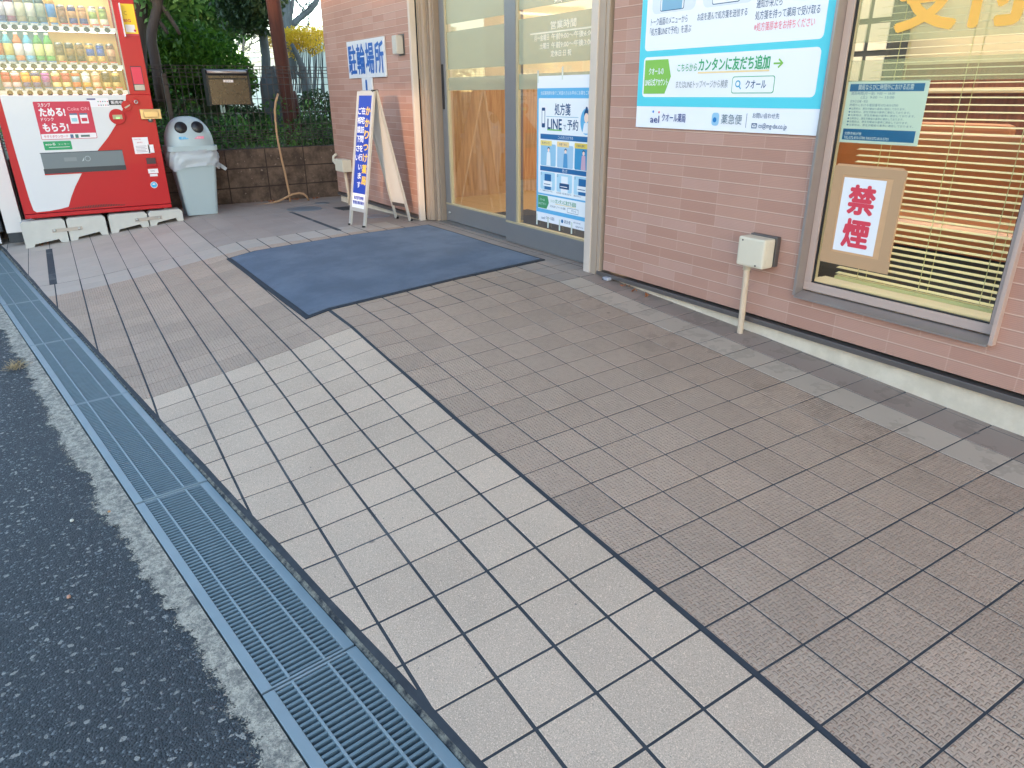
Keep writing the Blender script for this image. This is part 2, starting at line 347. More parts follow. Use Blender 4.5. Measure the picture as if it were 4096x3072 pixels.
# ------------------------------------------------------------ mesh builder
class MB:
    def __init__(s): s.v = []; s.f = []; s.m = []; s.uv = {}; s.ml = []; s.sm = set()
    def mi(s, m):
        if isinstance(m, str): m = M[m]
        if m not in s.ml: s.ml.append(m)
        return s.ml.index(m)
    def face(s, pts, m, uv=None, smooth=False):
        i = len(s.v); s.v += [Vector(p) for p in pts]; s.f.append(list(range(i, i+len(pts)))); s.m.append(s.mi(m))
        if uv: s.uv[len(s.f)-1] = uv
        if smooth: s.sm.add(len(s.f)-1)
    def add(s, V, F, m, smooth=False):
        i = len(s.v); s.v += [Vector(p) for p in V]; k = s.mi(m)
        for f in F:
            s.f.append([i+a for a in f]); s.m.append(k)
            if smooth: s.sm.add(len(s.f)-1)
    def box(s, a, b, m, bev=0):
        x0, y0, z0 = [min(p, q) for p, q in zip(a, b)]; x1, y1, z1 = [max(p, q) for p, q in zip(a, b)]
        if bev:
            bm = bmesh.new(); bmesh.ops.create_cube(bm, size=1)
            for v in bm.verts: v.co = Vector(((x0+x1)/2+v.co.x*(x1-x0), (y0+y1)/2+v.co.y*(y1-y0), (z0+z1)/2+v.co.z*(z1-z0)))
            bmesh.ops.bevel(bm, geom=bm.edges[:], offset=min(bev, .45*min(x1-x0, y1-y0, z1-z0)), segments=2, affect='EDGES', profile=.6)
            s.bm(bm, m); return
        V = [(x0, y0, z0), (x1, y0, z0), (x1, y1, z0), (x0, y1, z0), (x0, y0, z1), (x1, y0, z1), (x1, y1, z1), (x0, y1, z1)]
        s.add(V, [(0, 3, 2, 1), (4, 5, 6, 7), (0, 1, 5, 4), (1, 2, 6, 5), (2, 3, 7, 6), (3, 0, 4, 7)], m)
    def bm(s, bm, m, mtx=None, smooth=False):
        bm.verts.ensure_lookup_table()
        for i, v in enumerate(bm.verts): v.index = i
        V = [(mtx @ v.co) if mtx else v.co.copy() for v in bm.verts]
        s.add(V, [[v.index for v in f.verts] for f in bm.faces], m, smooth); bm.free()
    def tube(s, path, r, m, seg=10, caps=True, rib=None):
        path = [Vector(p) for p in path]; n = len(path); V = []; F = []
        rs = r if isinstance(r, (list, tuple)) else [r]*n
        prev = None
        for i, p in enumerate(path):
            t = (path[min(i+1, n-1)]-path[max(i-1, 0)]).normalized()
            a = (prev - t*prev.dot(t)) if prev is not None else t.orthogonal()
            if a.length < 1e-6: a = t.orthogonal()
            a.normalize(); prev = a; b = t.cross(a)
            for k in range(seg):
                q = 2*math.pi*k/seg; V.append(p+a*(rs[i]*math.cos(q))+b*(rs[i]*math.sin(q)))
        for i in range(n-1):
            for k in range(seg):
                F.append((i*seg+k, i*seg+(k+1) % seg, (i+1)*seg+(k+1) % seg, (i+1)*seg+k))
        if caps: F.append(tuple(reversed(range(seg)))); F.append(tuple(range((n-1)*seg, n*seg)))
        s.add(V, F, m, True)
    def lathe(s, c, ax, prof, m, seg=20, smooth=True):
        """profile [(distance along axis, radius)] turned round ax at c"""
        ax = Vector(ax).normalized(); a = ax.orthogonal().normalized(); b = ax.cross(a); c = Vector(c); V = []; F = []
        for h, r in prof:
            for k in range(seg):
                q = 2*math.pi*k/seg; V.append(c+ax*h+a*(r*math.cos(q))+b*(r*math.sin(q)))
        n = len(prof)
        for i in range(n-1):
            for k in range(seg): F.append((i*seg+k, i*seg+(k+1) % seg, (i+1)*seg+(k+1) % seg, (i+1)*seg+k))
        F.append(tuple(reversed(range(seg)))); F.append(tuple(range((n-1)*seg, n*seg)))
        s.add(V, F, m, smooth)
    def prism(s, poly, d, m):
        """closed polygon (list of points) extruded by vector d"""
        d = Vector(d); p = [Vector(q) for q in poly]; n = len(p)
        s.add(p+[q+d for q in p], [tuple(range(n)), tuple(reversed(range(n, 2*n)))]+[(i, (i+1) % n, n+(i+1) % n, n+i) for i in range(n)], m)
    def build(s, name, parent=None, origin=None):
        o0 = Vector(origin) if origin is not None else Vector((0, 0, 0))
        if parent is not None: o0 = WLOC.get(parent.name, Vector((0, 0, 0)))
        me = bpy.data.meshes.new(name); me.from_pydata([v-o0 for v in s.v], [], s.f)
        for m in s.ml: me.materials.append(m)
        me.polygons.foreach_set('material_index', s.m)
        if s.sm: me.polygons.foreach_set('use_smooth', [i in s.sm for i in range(len(s.f))])
        if s.uv:
            ul = me.uv_layers.new(name='UVMap')
            for i, poly in enumerate(me.polygons):
                if i in s.uv:
                    for li, c in zip(poly.loop_indices, s.uv[i]): ul.data[li].uv = c
        me.validate(); me.update()
        ob = bpy.data.objects.new(name, me); COL.objects.link(ob)
        if parent is not None: ob.parent = parent; WLOC[ob.name] = o0
        else: ob.location = o0; WLOC[ob.name] = o0
        return ob
WLOC = {}
def tag(o, label=None, cat=None, group=None, kind=None):
    if label: o['label'] = label
    if cat: o['category'] = cat
    if group: o['group'] = group
    if kind: o['kind'] = kind
    return o
def thing(name, label, cat, loc, group=None):
    o = bpy.data.objects.new(name, None); COL.objects.link(o); o.location = loc; o.empty_display_size = .1
    WLOC[o.name] = Vector(loc); return tag(o, label, cat, group)
def copy_tree(o, parent=None):
    c = o.copy(); COL.objects.link(c)
    if parent is not None: c.parent = parent
    for ch in list(o.children): copy_tree(ch, c)
    return c

# ------------------------------------------------------------ lettering (built-in font, flat outlines)
TC = {}
def text2d(t, off=0.0):
    k = (t, off)
    if k in TC: return TC[k]
    cu_ = bpy.data.curves.new('t', 'FONT'); cu_.body = t; cu_.size = 1; cu_.offset = off; cu_.resolution_u = 2
    ob = bpy.data.objects.new('t', cu_); COL.objects.link(ob)
    bpy.context.view_layer.update(); dg = bpy.context.evaluated_depsgraph_get(); e = ob.evaluated_get(dg); me = e.to_mesh()
    V = [(v.co.x, v.co.y) for v in me.vertices]; F = [tuple(p.vertices) for p in me.polygons]
    e.to_mesh_clear(); bpy.data.objects.remove(ob); bpy.data.curves.remove(cu_)
    if V:
        x0 = min(v[0] for v in V); x1 = max(v[0] for v in V); y0 = min(v[1] for v in V); y1 = max(v[1] for v in V)
    else: x0 = x1 = y0 = y1 = 0
    TC[k] = (V, F, (x0, y0, x1, y1)); return TC[k]

class Panel:
    """a flat printed face: u to the right, v up, layers stand a hair in front of each other"""
    def __init__(s, mb, O, U, V, step=.0006):
        s.mb = mb; s.O = Vector(O); s.U = Vector(U).normalized(); s.V = Vector(V).normalized(); s.N = s.U.cross(s.V).normalized(); s.st = step
    def p(s, u, v, l): return s.O+s.U*u+s.V*v+s.N*(l*s.st)
    def poly(s, pts, m, l=1): s.mb.face([s.p(u, v, l) for u, v in pts], m)
    def rect(s, u0, v0, u1, v1, m, l=1): s.poly([(u0, v0), (u1, v0), (u1, v1), (u0, v1)], m, l)
    def rrect(s, u0, v0, u1, v1, r, m, l=1, n=5):
        pts = []
        for cx, cy, a in ((u1-r, v0+r, -90), (u1-r, v1-r, 0), (u0+r, v1-r, 90), (u0+r, v0+r, 180)):
            for i in range(n+1):
                q = R(a+90*i/n); pts.append((cx+r*math.cos(q), cy+r*math.sin(q)))
        s.poly(pts, m, l)
    def circ(s, u, v, r, m, l=1, n=24, ry=None):
        ry = ry or r; s.poly([(u+r*math.cos(2*math.pi*i/n), v+ry*math.sin(2*math.pi*i/n)) for i in range(n)], m, l)
    def line(s, u0, v0, u1, v1, w, m, l=1):
        d = Vector((u1-u0, v1-v0)).normalized(); n = Vector((-d.y, d.x))*w/2
        s.poly([(u0-n.x, v0-n.y), (u1-n.x, v1-n.y), (u1+n.x, v1+n.y), (u0+n.x, v0+n.y)], m, l)
    def ring(s, u0, v0, u1, v1, w, m, l=1):
        s.rect(u0, v0, u1, v0+w, m, l); s.rect(u0, v1-w, u1, v1, m, l); s.rect(u0, v0+w, u0+w, v1-w, m, l); s.rect(u1-w, v0+w, u1, v1-w, m, l)
    def text(s, t, u, v, h, m, l=2, al='l', w=None, bold=0.0, full=False):
        """h: cap/character height; w: fit to this width"""
        V, F, bb = text2d(t)
        if not V: return
        bh = bb[3]-bb[1]; k = h/bh if full else h/.86 if any(ord(c) > 0x2000 for c in t) else h/.73
        kx = (w/(bb[2]-bb[0])) if w else k
        W = (bb[2]-bb[0])*kx
        u0 = u - (W/2 if al == 'c' else W if al == 'r' else 0)
        y0 = bb[1] if full or any(ord(c) > 0x2000 for c in t) else 0
        o_ = [(0, 0)]
        if bold: r_ = bold*k*.75; o_ += [(r_, 0), (-r_, 0), (0, r_), (0, -r_)] + ([(r_*.7, r_*.7), (-r_*.7, -r_*.7), (r_*.7, -r_*.7), (-r_*.7, r_*.7)] if h > .03 else [])
        for i, (ox, oy) in enumerate(o_):
            s.mb.add([s.p(u0+ox+(x-bb[0])*kx, v+oy+(y-y0)*k, l+i*.06) for x, y in V], F, m)
    def vtext(s, t, u, vtop, h, pitch, m, l=2, w=None, bold=0.0):
        for i, ch in enumerate(t): s.text(ch, u, vtop-h-i*pitch, h, m, l, 'c', w if w else None, bold, full=False)
# ------------------------------------------------------------ ground levels, on the grid of the paving (n along the wall, k towards the street)
GX0, GP, GY, GQ, GR = -1.19991087, .05957545, .42323282, .05865057, -.02566468
NN = [-36, -26, -14, 0, 3, 7, 14, 20, 40]
KK = [-12, -5, 0, 2, 4, 6, 8, 12]
ZZ = [[-.412, -.406, -.402, -.411, -.423, -.432, -.444, -.462],
      [-.403, -.400, -.400, -.409, -.421, -.431, -.443, -.460],
      [-.377, -.384, -.397, -.415, -.434, -.451, -.463, -.467],
      [-.372, -.3865, -.4025, -.4247, -.4450, -.4640, -.4660, -.467],
      [-.381, -.3980, -.4114, -.4298, -.4475, -.4645, -.4665, -.467],
      [-.391, -.4075, -.4231, -.4391, -.4535, -.4640, -.4665, -.467],
      [-.415, -.4260, -.4365, -.4474, -.4580, -.4650, -.4668, -.467],
      [-.428, -.4370, -.4470, -.4540, -.4610, -.4655, -.4670, -.467],
      [-.450, -.4550, -.4600, -.4630, -.4650, -.4660, -.4670, -.467]]
def gz(n, k):
    def loc(A, x):
        i = 0
        while i < len(A)-2 and x > A[i+1]: i += 1
        return i, (x-A[i])/(A[i+1]-A[i])
    i, a = loc(NN, n); j, b = loc(KK, k)
    return (ZZ[i][j]*(1-a)+ZZ[i+1][j]*a)*(1-b)+(ZZ[i][j+1]*(1-a)+ZZ[i+1][j+1]*a)*b
def gp(n, k, dz=0):
    ke = k+(.0143*-n if n < 0 else 0)
    x = GX0+n*GP; y = GY-ke*GQ
    return Vector((2.6*(x-GR*(y-1)), 2.6*(y+GR*(x+1)), .975+2.6*gz(n, ke)+dz))
def nk(x, y):
    X = x/2.6; Y = y/2.6
    a = X-GR; b = Y-GR; D = 1+GR*GR
    x0 = (a+GR*b)/D; y0 = (b-GR*a)/D
    n = (x0-GX0)/GP; k = (GY-y0)/GQ
    return n, k-(.0143*-n if n < 0 else 0)
def gh(x, y):
    n, k = nk(x, y); return gp(n, k).z

# drain line: inner edge of the frame at (DX, DY), running at slope DS
DS = .1338; DA = math.atan(DS); DZ = -.242
DO = Vector((-1.313, .393, DZ)); DD = Vector((-math.cos(DA), -math.sin(DA), 0)); DN = Vector((-math.sin(DA), math.cos(DA), 0))   # along (away), towards the building
def side(p): return (Vector((p[0], p[1], 0))-Vector((DO.x, DO.y, 0))).dot(DN)
def clip(pts, uv, fn):
    """keep the part of a polygon where fn >= 0"""
    out = []; ou = []; n = len(pts)
    for i in range(n):
        a, b = pts[i], pts[(i+1) % n]; ua, ub = uv[i], uv[(i+1) % n]; fa, fb = fn(a), fn(b)
        if fa >= 0: out.append(a); ou.append(ua)
        if (fa >= 0) != (fb >= 0):
            t = fa/(fa-fb); out.append(a.lerp(b, t)); ou.append((ua[0]+(ub[0]-ua[0])*t, ua[1]+(ub[1]-ua[1])*t))
    return out, ou

# ---- pavement: cement bed, then every tile a slightly raised slab in it (one sheet of paving, one object)
pv = MB()
NA, NB, KA, KB = -31, 26, -12, 14
rnd = random.Random(3)
for n in range(NA, NB):
    for k in range(KA, KB):
        q = [gp(n, k+1), gp(n+1, k+1), gp(n+1, k), gp(n, k)]
        if any(p.y > 2.70 for p in q) and n < -15 and False: continue
        q, uv = clip(q, [(0, 0)]*4, lambda p: side(p)-.002)
        if len(q) > 2:
            q, uv = clip(q, uv, lambda p: 2.80-p.y)
        if len(q) > 2: pv.face(q, 'grout')
# bed edge down to the gutter
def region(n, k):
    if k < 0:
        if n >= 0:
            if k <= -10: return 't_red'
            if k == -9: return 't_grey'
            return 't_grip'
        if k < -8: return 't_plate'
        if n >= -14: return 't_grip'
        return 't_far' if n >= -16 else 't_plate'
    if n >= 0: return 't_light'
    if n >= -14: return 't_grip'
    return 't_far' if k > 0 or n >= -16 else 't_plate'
def tilewarp(n, k, gn, gk, gn2, gk2, dz, mname, tilt=0.0):
    us = [n+gn, n+1-gn2]; vs = [k+gk, k+1-gk2]
    c = [(us[0], vs[1]), (us[1], vs[1]), (us[1], vs[0]), (us[0], vs[0])]
    top = [gp(a, b, dz+rnd.uniform(-tilt, tilt)) for a, b in c]
    uv = [(a+100+1e-4, b+100+1e-4) for a, b in c]
    f = lambda p: side(p)-.020-.0015*math.sin(p.x*31)
    top, uv = clip(top, uv, f)
    if len(top) < 3: return
    top, uv = clip(top, uv, lambda p: 2.78-p.y)
    if len(top) < 3: return
    cen = sum(top, Vector())/len(top)
    sh = [p+(cen-p).normalized()*.0016 for p in top]                 # arris
    lo = [p-Vector((0, 0, dz+.004)) for p in top]; top2 = [p-Vector((0, 0, .0012)) for p in top]
    pv.face(sh, mname, uv)
    m = len(top)
    for i in range(m):
        j = (i+1) % m
        pv.face([top2[i], top2[j], sh[j], sh[i]], mname, [uv[i], uv[j], uv[j], uv[i]])
        pv.face([lo[i], lo[j], top2[j], top2[i]], mname, [uv[i], uv[j], uv[j], uv[i]])
for n in range(NA, NB):
    for k in range(KA, KB):
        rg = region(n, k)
        tn = .019+rnd.uniform(-.003, .003)+.003; tk = .027+rnd.uniform(-.004, .004)
        a = b = tn; c = d = tk
        if n >= 0 and k < 0: a = b = .017+rnd.uniform(-.003, .003); c = d = .016+rnd.uniform(-.003, .003)
        if k >= 0 and n < 0: a = b = .015; c = d = .024
        if n < -16: a = b = .006; c = d = .014
        if n < -16 and k < 1: a = b = .004; c = d = .004
        if k == 0 and n >= -3: c = .055
        if k == -1 and n >= -3: d = .032
        if n == 0: a = max(a, .028 if k < 0 else .012)
        if n == -17: b = .03
        if n == -16: a = .03
        if k == 1 and n < -16: c = .04
        if n < -16 and k == 8 and n >= -24: c = .2
        if n < -16 and k == 7 and n >= -24: d = .1
        if n < -15 and n > -25 and k == -6: d = .15
        if n < -15 and n > -25 and k == -5: c = .12
        if n == -24: a = .03
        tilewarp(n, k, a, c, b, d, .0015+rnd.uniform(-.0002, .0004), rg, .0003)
pv = pv.build('pavement'); tag(pv, kind='structure')
js = MB()
for n in range(-3, 24):                                                # dark sealed movement joint between the two fields
    a, b = gp(n, -.03+.012*math.sin(n*7), .0034), gp(n+1, -.03+.012*math.sin(n*7+7), .0034)
    c, d = gp(n+1, .05, .0034), gp(n, .05, .0034)
    js.face([d, c, b, a], 'seal')
tag(js.build('movement_joint'), kind='structure')

# ---- gutter: mortar strip on the paving side, cast strip on the road side, road
g = MB()
for i in range(-4, 70):
    s0, s1 = i*.12, (i+1)*.12
    def P(s_, o, z): return Vector((DO.x, DO.y, 0))+DD*s_+DN*o+Vector((0, 0, z))
    zi = lambda s_: min(-.228, gh(*(P(s_, .03, 0).xy))-.006)
    g.face([P(s1, .0, DZ-.004), P(s0, .0, DZ-.004), P(s0, .030, max(DZ+.002, zi(s0))), P(s1, .030, max(DZ+.002, zi(s1)))], 'mortar')
tag(g.build('gutter_mortar'), kind='structure')
g = MB(); rr = random.Random(5); prev = None
N_ = 520
ed = []; wv = 0
for i in range(N_+1):
    wv = wv*.86+rr.uniform(-.011, .011); ed.append(.345+wv+rr.uniform(-.004, .004)-.012*math.sin(i*.035+.6))
for i in range(N_):
    s0, s1 = -.5+i*.0165, -.5+(i+1)*.0165
    g.face([P(s1, -ed[i+1], -.2485), P(s0, -ed[i], -.2485), P(s0, -.2345, -.2445), P(s1, -.2345, -.2445)], 'curb', [(0, 1), (0, 1), (0, 0), (0, 0)])
tag(g.build('gutter_concrete'), kind='structure')
g = MB()
a0, a1 = -60, 60
g.face([P(a1, -.24, -.251), P(a1, -80, -.251), P(a0, -80, -.251), P(a0, -.24, -.251)], 'asphalt')
tag(g.build('road'), kind='structure')
g = MB()
g.face([P(-1, -.001, -.36), P(9, -.001, -.36), P(9, -.233, -.36), P(-1, -.233, -.36)], 'channel')
g.face([P(-1, -.0, -.36), P(9, 0, -.36), P(9, 0, -.244), P(-1, 0, -.244)], 'channel')
g.face([P(-1, -.234, -.36), P(9, -.234, -.36), P(9, -.234, -.244), P(-1, -.234, -.244)], 'channel')
tag(g.build('drain_channel'), kind='structure')

# ---- drain grates: one panel with its parts, then copies along the gutter
GL = 1.0238
def make_grate():
    t = thing('drain_grate', '', 'drain grate', (0, 0, 0))
    L = GL-.008; f = MB()
    W_ = .229
    f.box((0, .027, -.03), (L, 0, .0), 'grate', .0015); f.box((0, W_, -.03), (L, W_-.026, 0), 'grate', .0015)
    f.box((0, W_-.0262, -.03), (.005, .0272, -.001), 'grate'); f.box((L-.005, W_-.0262, -.03), (L, .0272, -.001), 'grate')
    f.build('frame', t)
    for y in (.0755, .1625):
        b = MB(); b.box((.0052, y-.003, -.024), (L-.0052, y+.003, .0006), 'grate', .001); b.build('rail', t)
    b = MB(); n = 61; p = (L-.012)/n
    for i in range(n):
        x = .006+p*(i+.5)
        for y0, y1 in ((.0274, .0724), (.0786, .1594), (.1656, .2024)):
            b.box((x-.0032, y0, -.022), (x+.0032, y1, -.0012), 'grate_bar')
    b.build('slats', t)
    return t
proto = make_grate()
start = -GL*1.0
names = ['steel drain grate nearest the camera, cut by the bottom edge of the photo', 'second steel drain grate from the bottom edge of the photo', 'third steel drain grate from the bottom edge of the photo',
         'fourth steel drain grate counted from the bottom of the photo', 'fifth steel drain grate, beside the far textured paving', 'sixth steel drain grate, near the left edge of the photo', 'farthest steel drain grate, below the vending machine at the left edge']
for i in range(7):
    o = proto if i == 0 else copy_tree(proto)
    s_ = start+i*GL
    j = random.Random(i*3+1).uniform(-.002, .002)
    o.location = DO+DD*s_+DN*(.0+j)+Vector((0, 0, random.Random(i).uniform(-.001, .001)))
    o.rotation_euler = (0, 0, math.atan2(DD.y, DD.x))
    tag(o, names[i], 'drain grate', 'steel grates along the gutter')

# ------------------------------------------------------------ building
bl = thing('pharmacy_building', 'pinkish tiled pharmacy building with glass sliding door and big window', 'building', (-3, 2.6, 0))
def wallrect(mb, x0, x1, z0, z1, y=2.6, m='siding'):
    mb.face([(x0, y, z0), (x1, y, z0), (x1, y, z1), (x0, y, z1)], m, [(x0, z0), (x1, z0), (x1, z1), (x0, z1)])
TOPZ = 3.0
s = MB(); ZB = .0338
wallrect(s, -7.38, -5.455, ZB, TOPZ); wallrect(s, -3.06, -1.79, ZB, TOPZ); wallrect(s, -1.79, -1.0, ZB, .174); wallrect(s, -1.79, -1.0, 1.95, TOPZ)
wallrect(s, -1.0, 3.2, ZB, TOPZ); wallrect(s, -5.455, -3.06, 2.3, TOPZ)
# ends and undersides so that the cladding has its thickness
s.face([(-7.38, 8.5, ZB), (-7.38, 2.6, ZB), (-7.38, 2.6, TOPZ), (-7.38, 8.5, TOPZ)], 'siding', [(5.9, ZB), (0, ZB), (0, TOPZ), (5.9, TOPZ)])
for x0, x1 in ((-7.38, -5.455), (-3.06, 3.2)):
    s.face([(x0, 2.6, ZB), (x0, 2.64, ZB), (x1, 2.64, ZB), (x1, 2.6, ZB)], 'flash')
s.face([(-5.455, 2.6, ZB), (-5.455, 2.66, ZB), (-5.455, 2.66, 2.3), (-5.455, 2.6, 2.3)], 'flash')
s.face([(-3.06, 2.66, ZB), (-3.06, 2.6, ZB), (-3.06, 2.6, 2.3), (-3.06, 2.66, 2.3)], 'flash')
s.face([(-7.38, 2.6, TOPZ), (3.2, 2.6, TOPZ), (3.2, 2.75, TOPZ), (-7.38, 2.75, TOPZ)], 'alu')
s.build('wall', bl)
f = MB(); f.box((-7.6, .95, 2.80), (3.4, 2.6, 2.92), 'beige', .01); f.build('canopy', bl)
f = MB()
f.box((-7.36, 2.612, -.40), (-5.455, 2.75, ZB-.014), 'found'); f.box((-3.07, 2.612, -.40), (3.2, 2.75, ZB-.014), 'found'); f.box((-7.36, 2.75, -.40), (-7.2, 8.5, ZB-.014), 'found')
f.build('foundation', bl)
f = MB()
for x0, x1 in ((-7.37, -5.46), (-3.10, 3.2)):
    f.box((x0, 2.583, ZB-.0345), (x1, 2.640, ZB-.012), 'flash', .002)
f.build('flashing', bl)
# door surround
d = MB()
d.box((-5.452, 2.592, -.012), (-5.418, 2.64, 2.3), 'beige_w', .003)
d.box((-5.452, 2.6405, -.008), (-5.436, 2.66, 2.3), 'gasket')
for x0, x1, y0, mm in ((-5.43, -5.392, 2.66, 'beige'), (-5.388, -5.352, 2.672, 'beige'), (-5.349, -5.325, 2.695, 'beige_d'), (-5.322, -5.292, 2.705, 'beige'), (-5.289, -5.262, 2.715, 'beige_d')):
    d.box((x0, y0, -.008), (x1, 2.80, 2.3), mm, .002)
d.build('door_post', bl)
d = MB()
d.box((-3.222, 2.583, -.02), (-3.165, 2.66, 2.3), 'beige_w', .003)
for x0, x1, y0 in ((-3.1645, -3.141, 2.590), (-3.138, -3.112, 2.587), (-3.109, -3.083, 2.590)):
    d.box((x0, y0, -.02), (x1, 2.66, 2.3), 'beige', .002)
d.box((-3.3, 2.655, -.008), (-3.2225, 2.80, 2.3), 'beige', .002)
d.build('door_post', bl)
d = MB(); d.box((-5.43, 2.62, 2.15), (-3.09, 2.8, 2.299), 'beige', .003); d.build('door_header', bl)
d = MB(); d.box((-5.28, 2.70, -.012), (-3.23, 2.82, .003), 'steel_l'); d.build('threshold', bl)

# sliding door leaf (left, further in) and fixed leaf (right)
door = thing('glass_door', 'glass pharmacy door with frosted bands and opening hours lettering', 'door', (-4.2, 2.72, 0))
def leaf(name, x0, x1, y, stl, str_, zb):
    l = MB(); T = .03
    l.box((x0, y, zb), (x1, y+T, .135), 'sash', .002)
    l.box((x0, y-.001, .1352), (x1, y+T, .148), 'sash_y')
    l.box((x0, y, 2.05), (x1, y+T, 2.16), 'sash', .002)
    l.box((x0, y, .1482), (x0+stl, y+T, 2.0498), 'sash', .002); l.box((x1-str_, y, .1482), (x1, y+T, 2.0498), 'sash', .002)
    l.box((x0+stl+.0002, y+.004, .1484), (x0+stl+.022, y+T-.004, 2.049), 'sash_y')
    o = l.build(name, door)
    q = MB(); q.box((x0+stl+.02, y+.012, .147), (x1-str_, y+.018, 2.052), 'glass_d'); q.build('pane', o)
    q = MB()
    for z0, z1 in ((.995, 1.084), (1.140, 1.395), (1.446, 2.04)):
        q.box((x0+stl+.02, y+.0105, z0), (x1-str_, y+.0118, z1), 'film')
    q.build('frosted_band', o)
    return o
L1_ = leaf('sliding_leaf', -5.255, -4.16, 2.755, .075, .03, .006)
L2_ = leaf('fixed_leaf', -4.24, -3.232, 2.690, .13, .012, .004)
q = MB(); q.box((-5.238, 2.748, .86), (-5.212, 2.7548, 1.18), 'black', .004); q.build('pull_handle', L1_)
q = MB(); q.lathe((-5.20, 2.7548, .07), (0, -1, 0), [(0, .014), (.004, .014), (.006, .010), (.010, .009)], 'steel_l', 16); q.build('lock', L1_)
tx = MB(); p = Panel(tx, (-4.063, 2.6988, 0), (1, 0, 0), (0, 0, 1))
wm = flat((244, 236, 216))
cx = .445
p.text('営業時間', cx-.145+.02, 1.318, .040, wm, 1, w=.245, bold=.025)
p.rect(.105, 1.300, .752, 1.308, wm, 1)
p.text('月〜金曜日', .150, 1.262, .031, wm, 1, w=.155, bold=.025); p.text('午前9:00〜午後6:00', .330, 1.262, .031, wm, 1, w=.385, bold=.035)
p.text('土曜日', .210, 1.217, .031, wm, 1, w=.095, bold=.025); p.text('午前9:00〜午後3:00', .330, 1.217, .031, wm, 1, w=.385, bold=.035)
p.text('定休日:日 祝', .325, 1.172, .031, wm, 1, w=.2, bold=.03)
p.text('薬局', .35, 1.452, .036, wm, 1, bold=.01)
tx.build('opening_hours', L2_)

# window
wn = MB()
x0, x1, z0, z1 = -1.79, -1.0, .174, 1.95
wn.box((x0, 2.572, z0+.001), (x0+.012, 2.634, z1), 'alu', .0015); wn.box((x1-.014, 2.572, z0+.001), (x1, 2.634, z1), 'alu_pink', .0015)
wn.box((x0, 2.572, z1-.012), (x1, 2.634, z1+.002), 'alu')
wn.prism([(x0+.0122, 2.566, z0), (x0+.0122, 2.625, z0+.018), (x0+.0122, 2.625, z0-.006), (x0+.0122, 2.566, z0-.006)], (x1-x0-.0264, 0, 0), 'alu')
W = wn.build('window_frame', bl)
sh = MB()
a, b, c_, e = x0+.0125, x1-.0145, z0+.0225, z1-.013
sh.box((a, 2.622, c_), (b, 2.65, c_+.034), 'alu_pink', .002); sh.box((a, 2.622, e-.04), (b, 2.65, e), 'alu_pink')
sh.box((a, 2.622, c_+.0342), (a+.03, 2.65, e-.0402), 'alu_pink', .002); sh.box((b-.03, 2.622, c_+.0342), (b, 2.65, e-.0402), 'alu_pink', .002)
sh.box((a+.0302, 2.631, c_+.0343), (a+.0345, 2.643, e-.0403), 'gasket'); sh.box((b-.0345, 2.631, c_+.0343), (b-.0302, 2.643, e-.0403), 'gasket')
sh.box((a+.0347, 2.631, c_+.0343), (b-.0347, 2.643, c_+.0385), 'gasket')
sh.build('sash', W)
q = MB(); q.box((a+.03, 2.64, c_+.034), (b-.03, 2.646, e-.04), 'glass'); q.build('pane', W)
q = MB()
for f0, f1 in ((1.006, 1.079), (1.137, 1.9)):
    q.box((a+.038, 2.6465, f0), (b-.038, 2.6478, f1), 'film_w')
q.build('frosted_band', W)
q = MB(); p = Panel(q, (-1.80, 2.6388, 0), (1, 0, 0), (0, 0, 1)); om = flat((250, 188, 84))
p.text('受付', .215, 1.168, .215, om, 1, w=.42, bold=.045, full=True)
q.build('window_lettering', W)
q = MB(); q.box((x0-.02, 2.66, z0+.03), (x1+.02, 2.82, z0+.045), 'cream'); q.build('inner_sill', W)
q = MB(); p = Panel(q, (-1.725, 2.6388, .345), (1, 0, 0), (0, 0, 1))
p.rect(0, 0, .045, .028, flat((226, 232, 226)), 1); p.rect(0, .014, .045, .028, flat((214, 214, 70)), 2)
p.text('防犯ガラス', .003, .021, .006, 'black', 3, w=.038); p.text('施工店', .01, .015, .005, 'black', 3, w=.024); p.text('防犯', .015, .004, .005, 'black', 3, w=.016)
q.build('window_sticker', W)

bn = thing('window_blind', 'cream slatted blind hanging inside the window', 'blind', (-1.4, 2.74, 1.0))
q = MB(); z = .268; i = 0
while z < 1.92:
    sag = 0
    q.face([(-1.70, 2.715, z), (-1.04, 2.715, z-.0), (-1.04, 2.739, z+.004), (-1.70, 2.739, z+.004)], 'blind')
    q.face([(-1.70, 2.715, z-.0005), (-1.70, 2.739, z+.0035), (-1.04, 2.739, z+.0035), (-1.04, 2.715, z-.0005)], 'blind')
    z += .0235
q.build('slats', bn)
q = MB(); q.box((-1.70, 2.712, .245), (-1.04, 2.740, .260), 'blind', .003); q.build('bottom_rail', bn)
for x in (-1.60, -1.35, -1.13):
    q = MB(); q.box((x, 2.711, .26), (x+.0022, 2.7125, 1.92), 'blind'); q.box((x+.02, 2.7405, .26), (x+.0222, 2.742, 1.92), 'blind'); q.build('cord', bn)

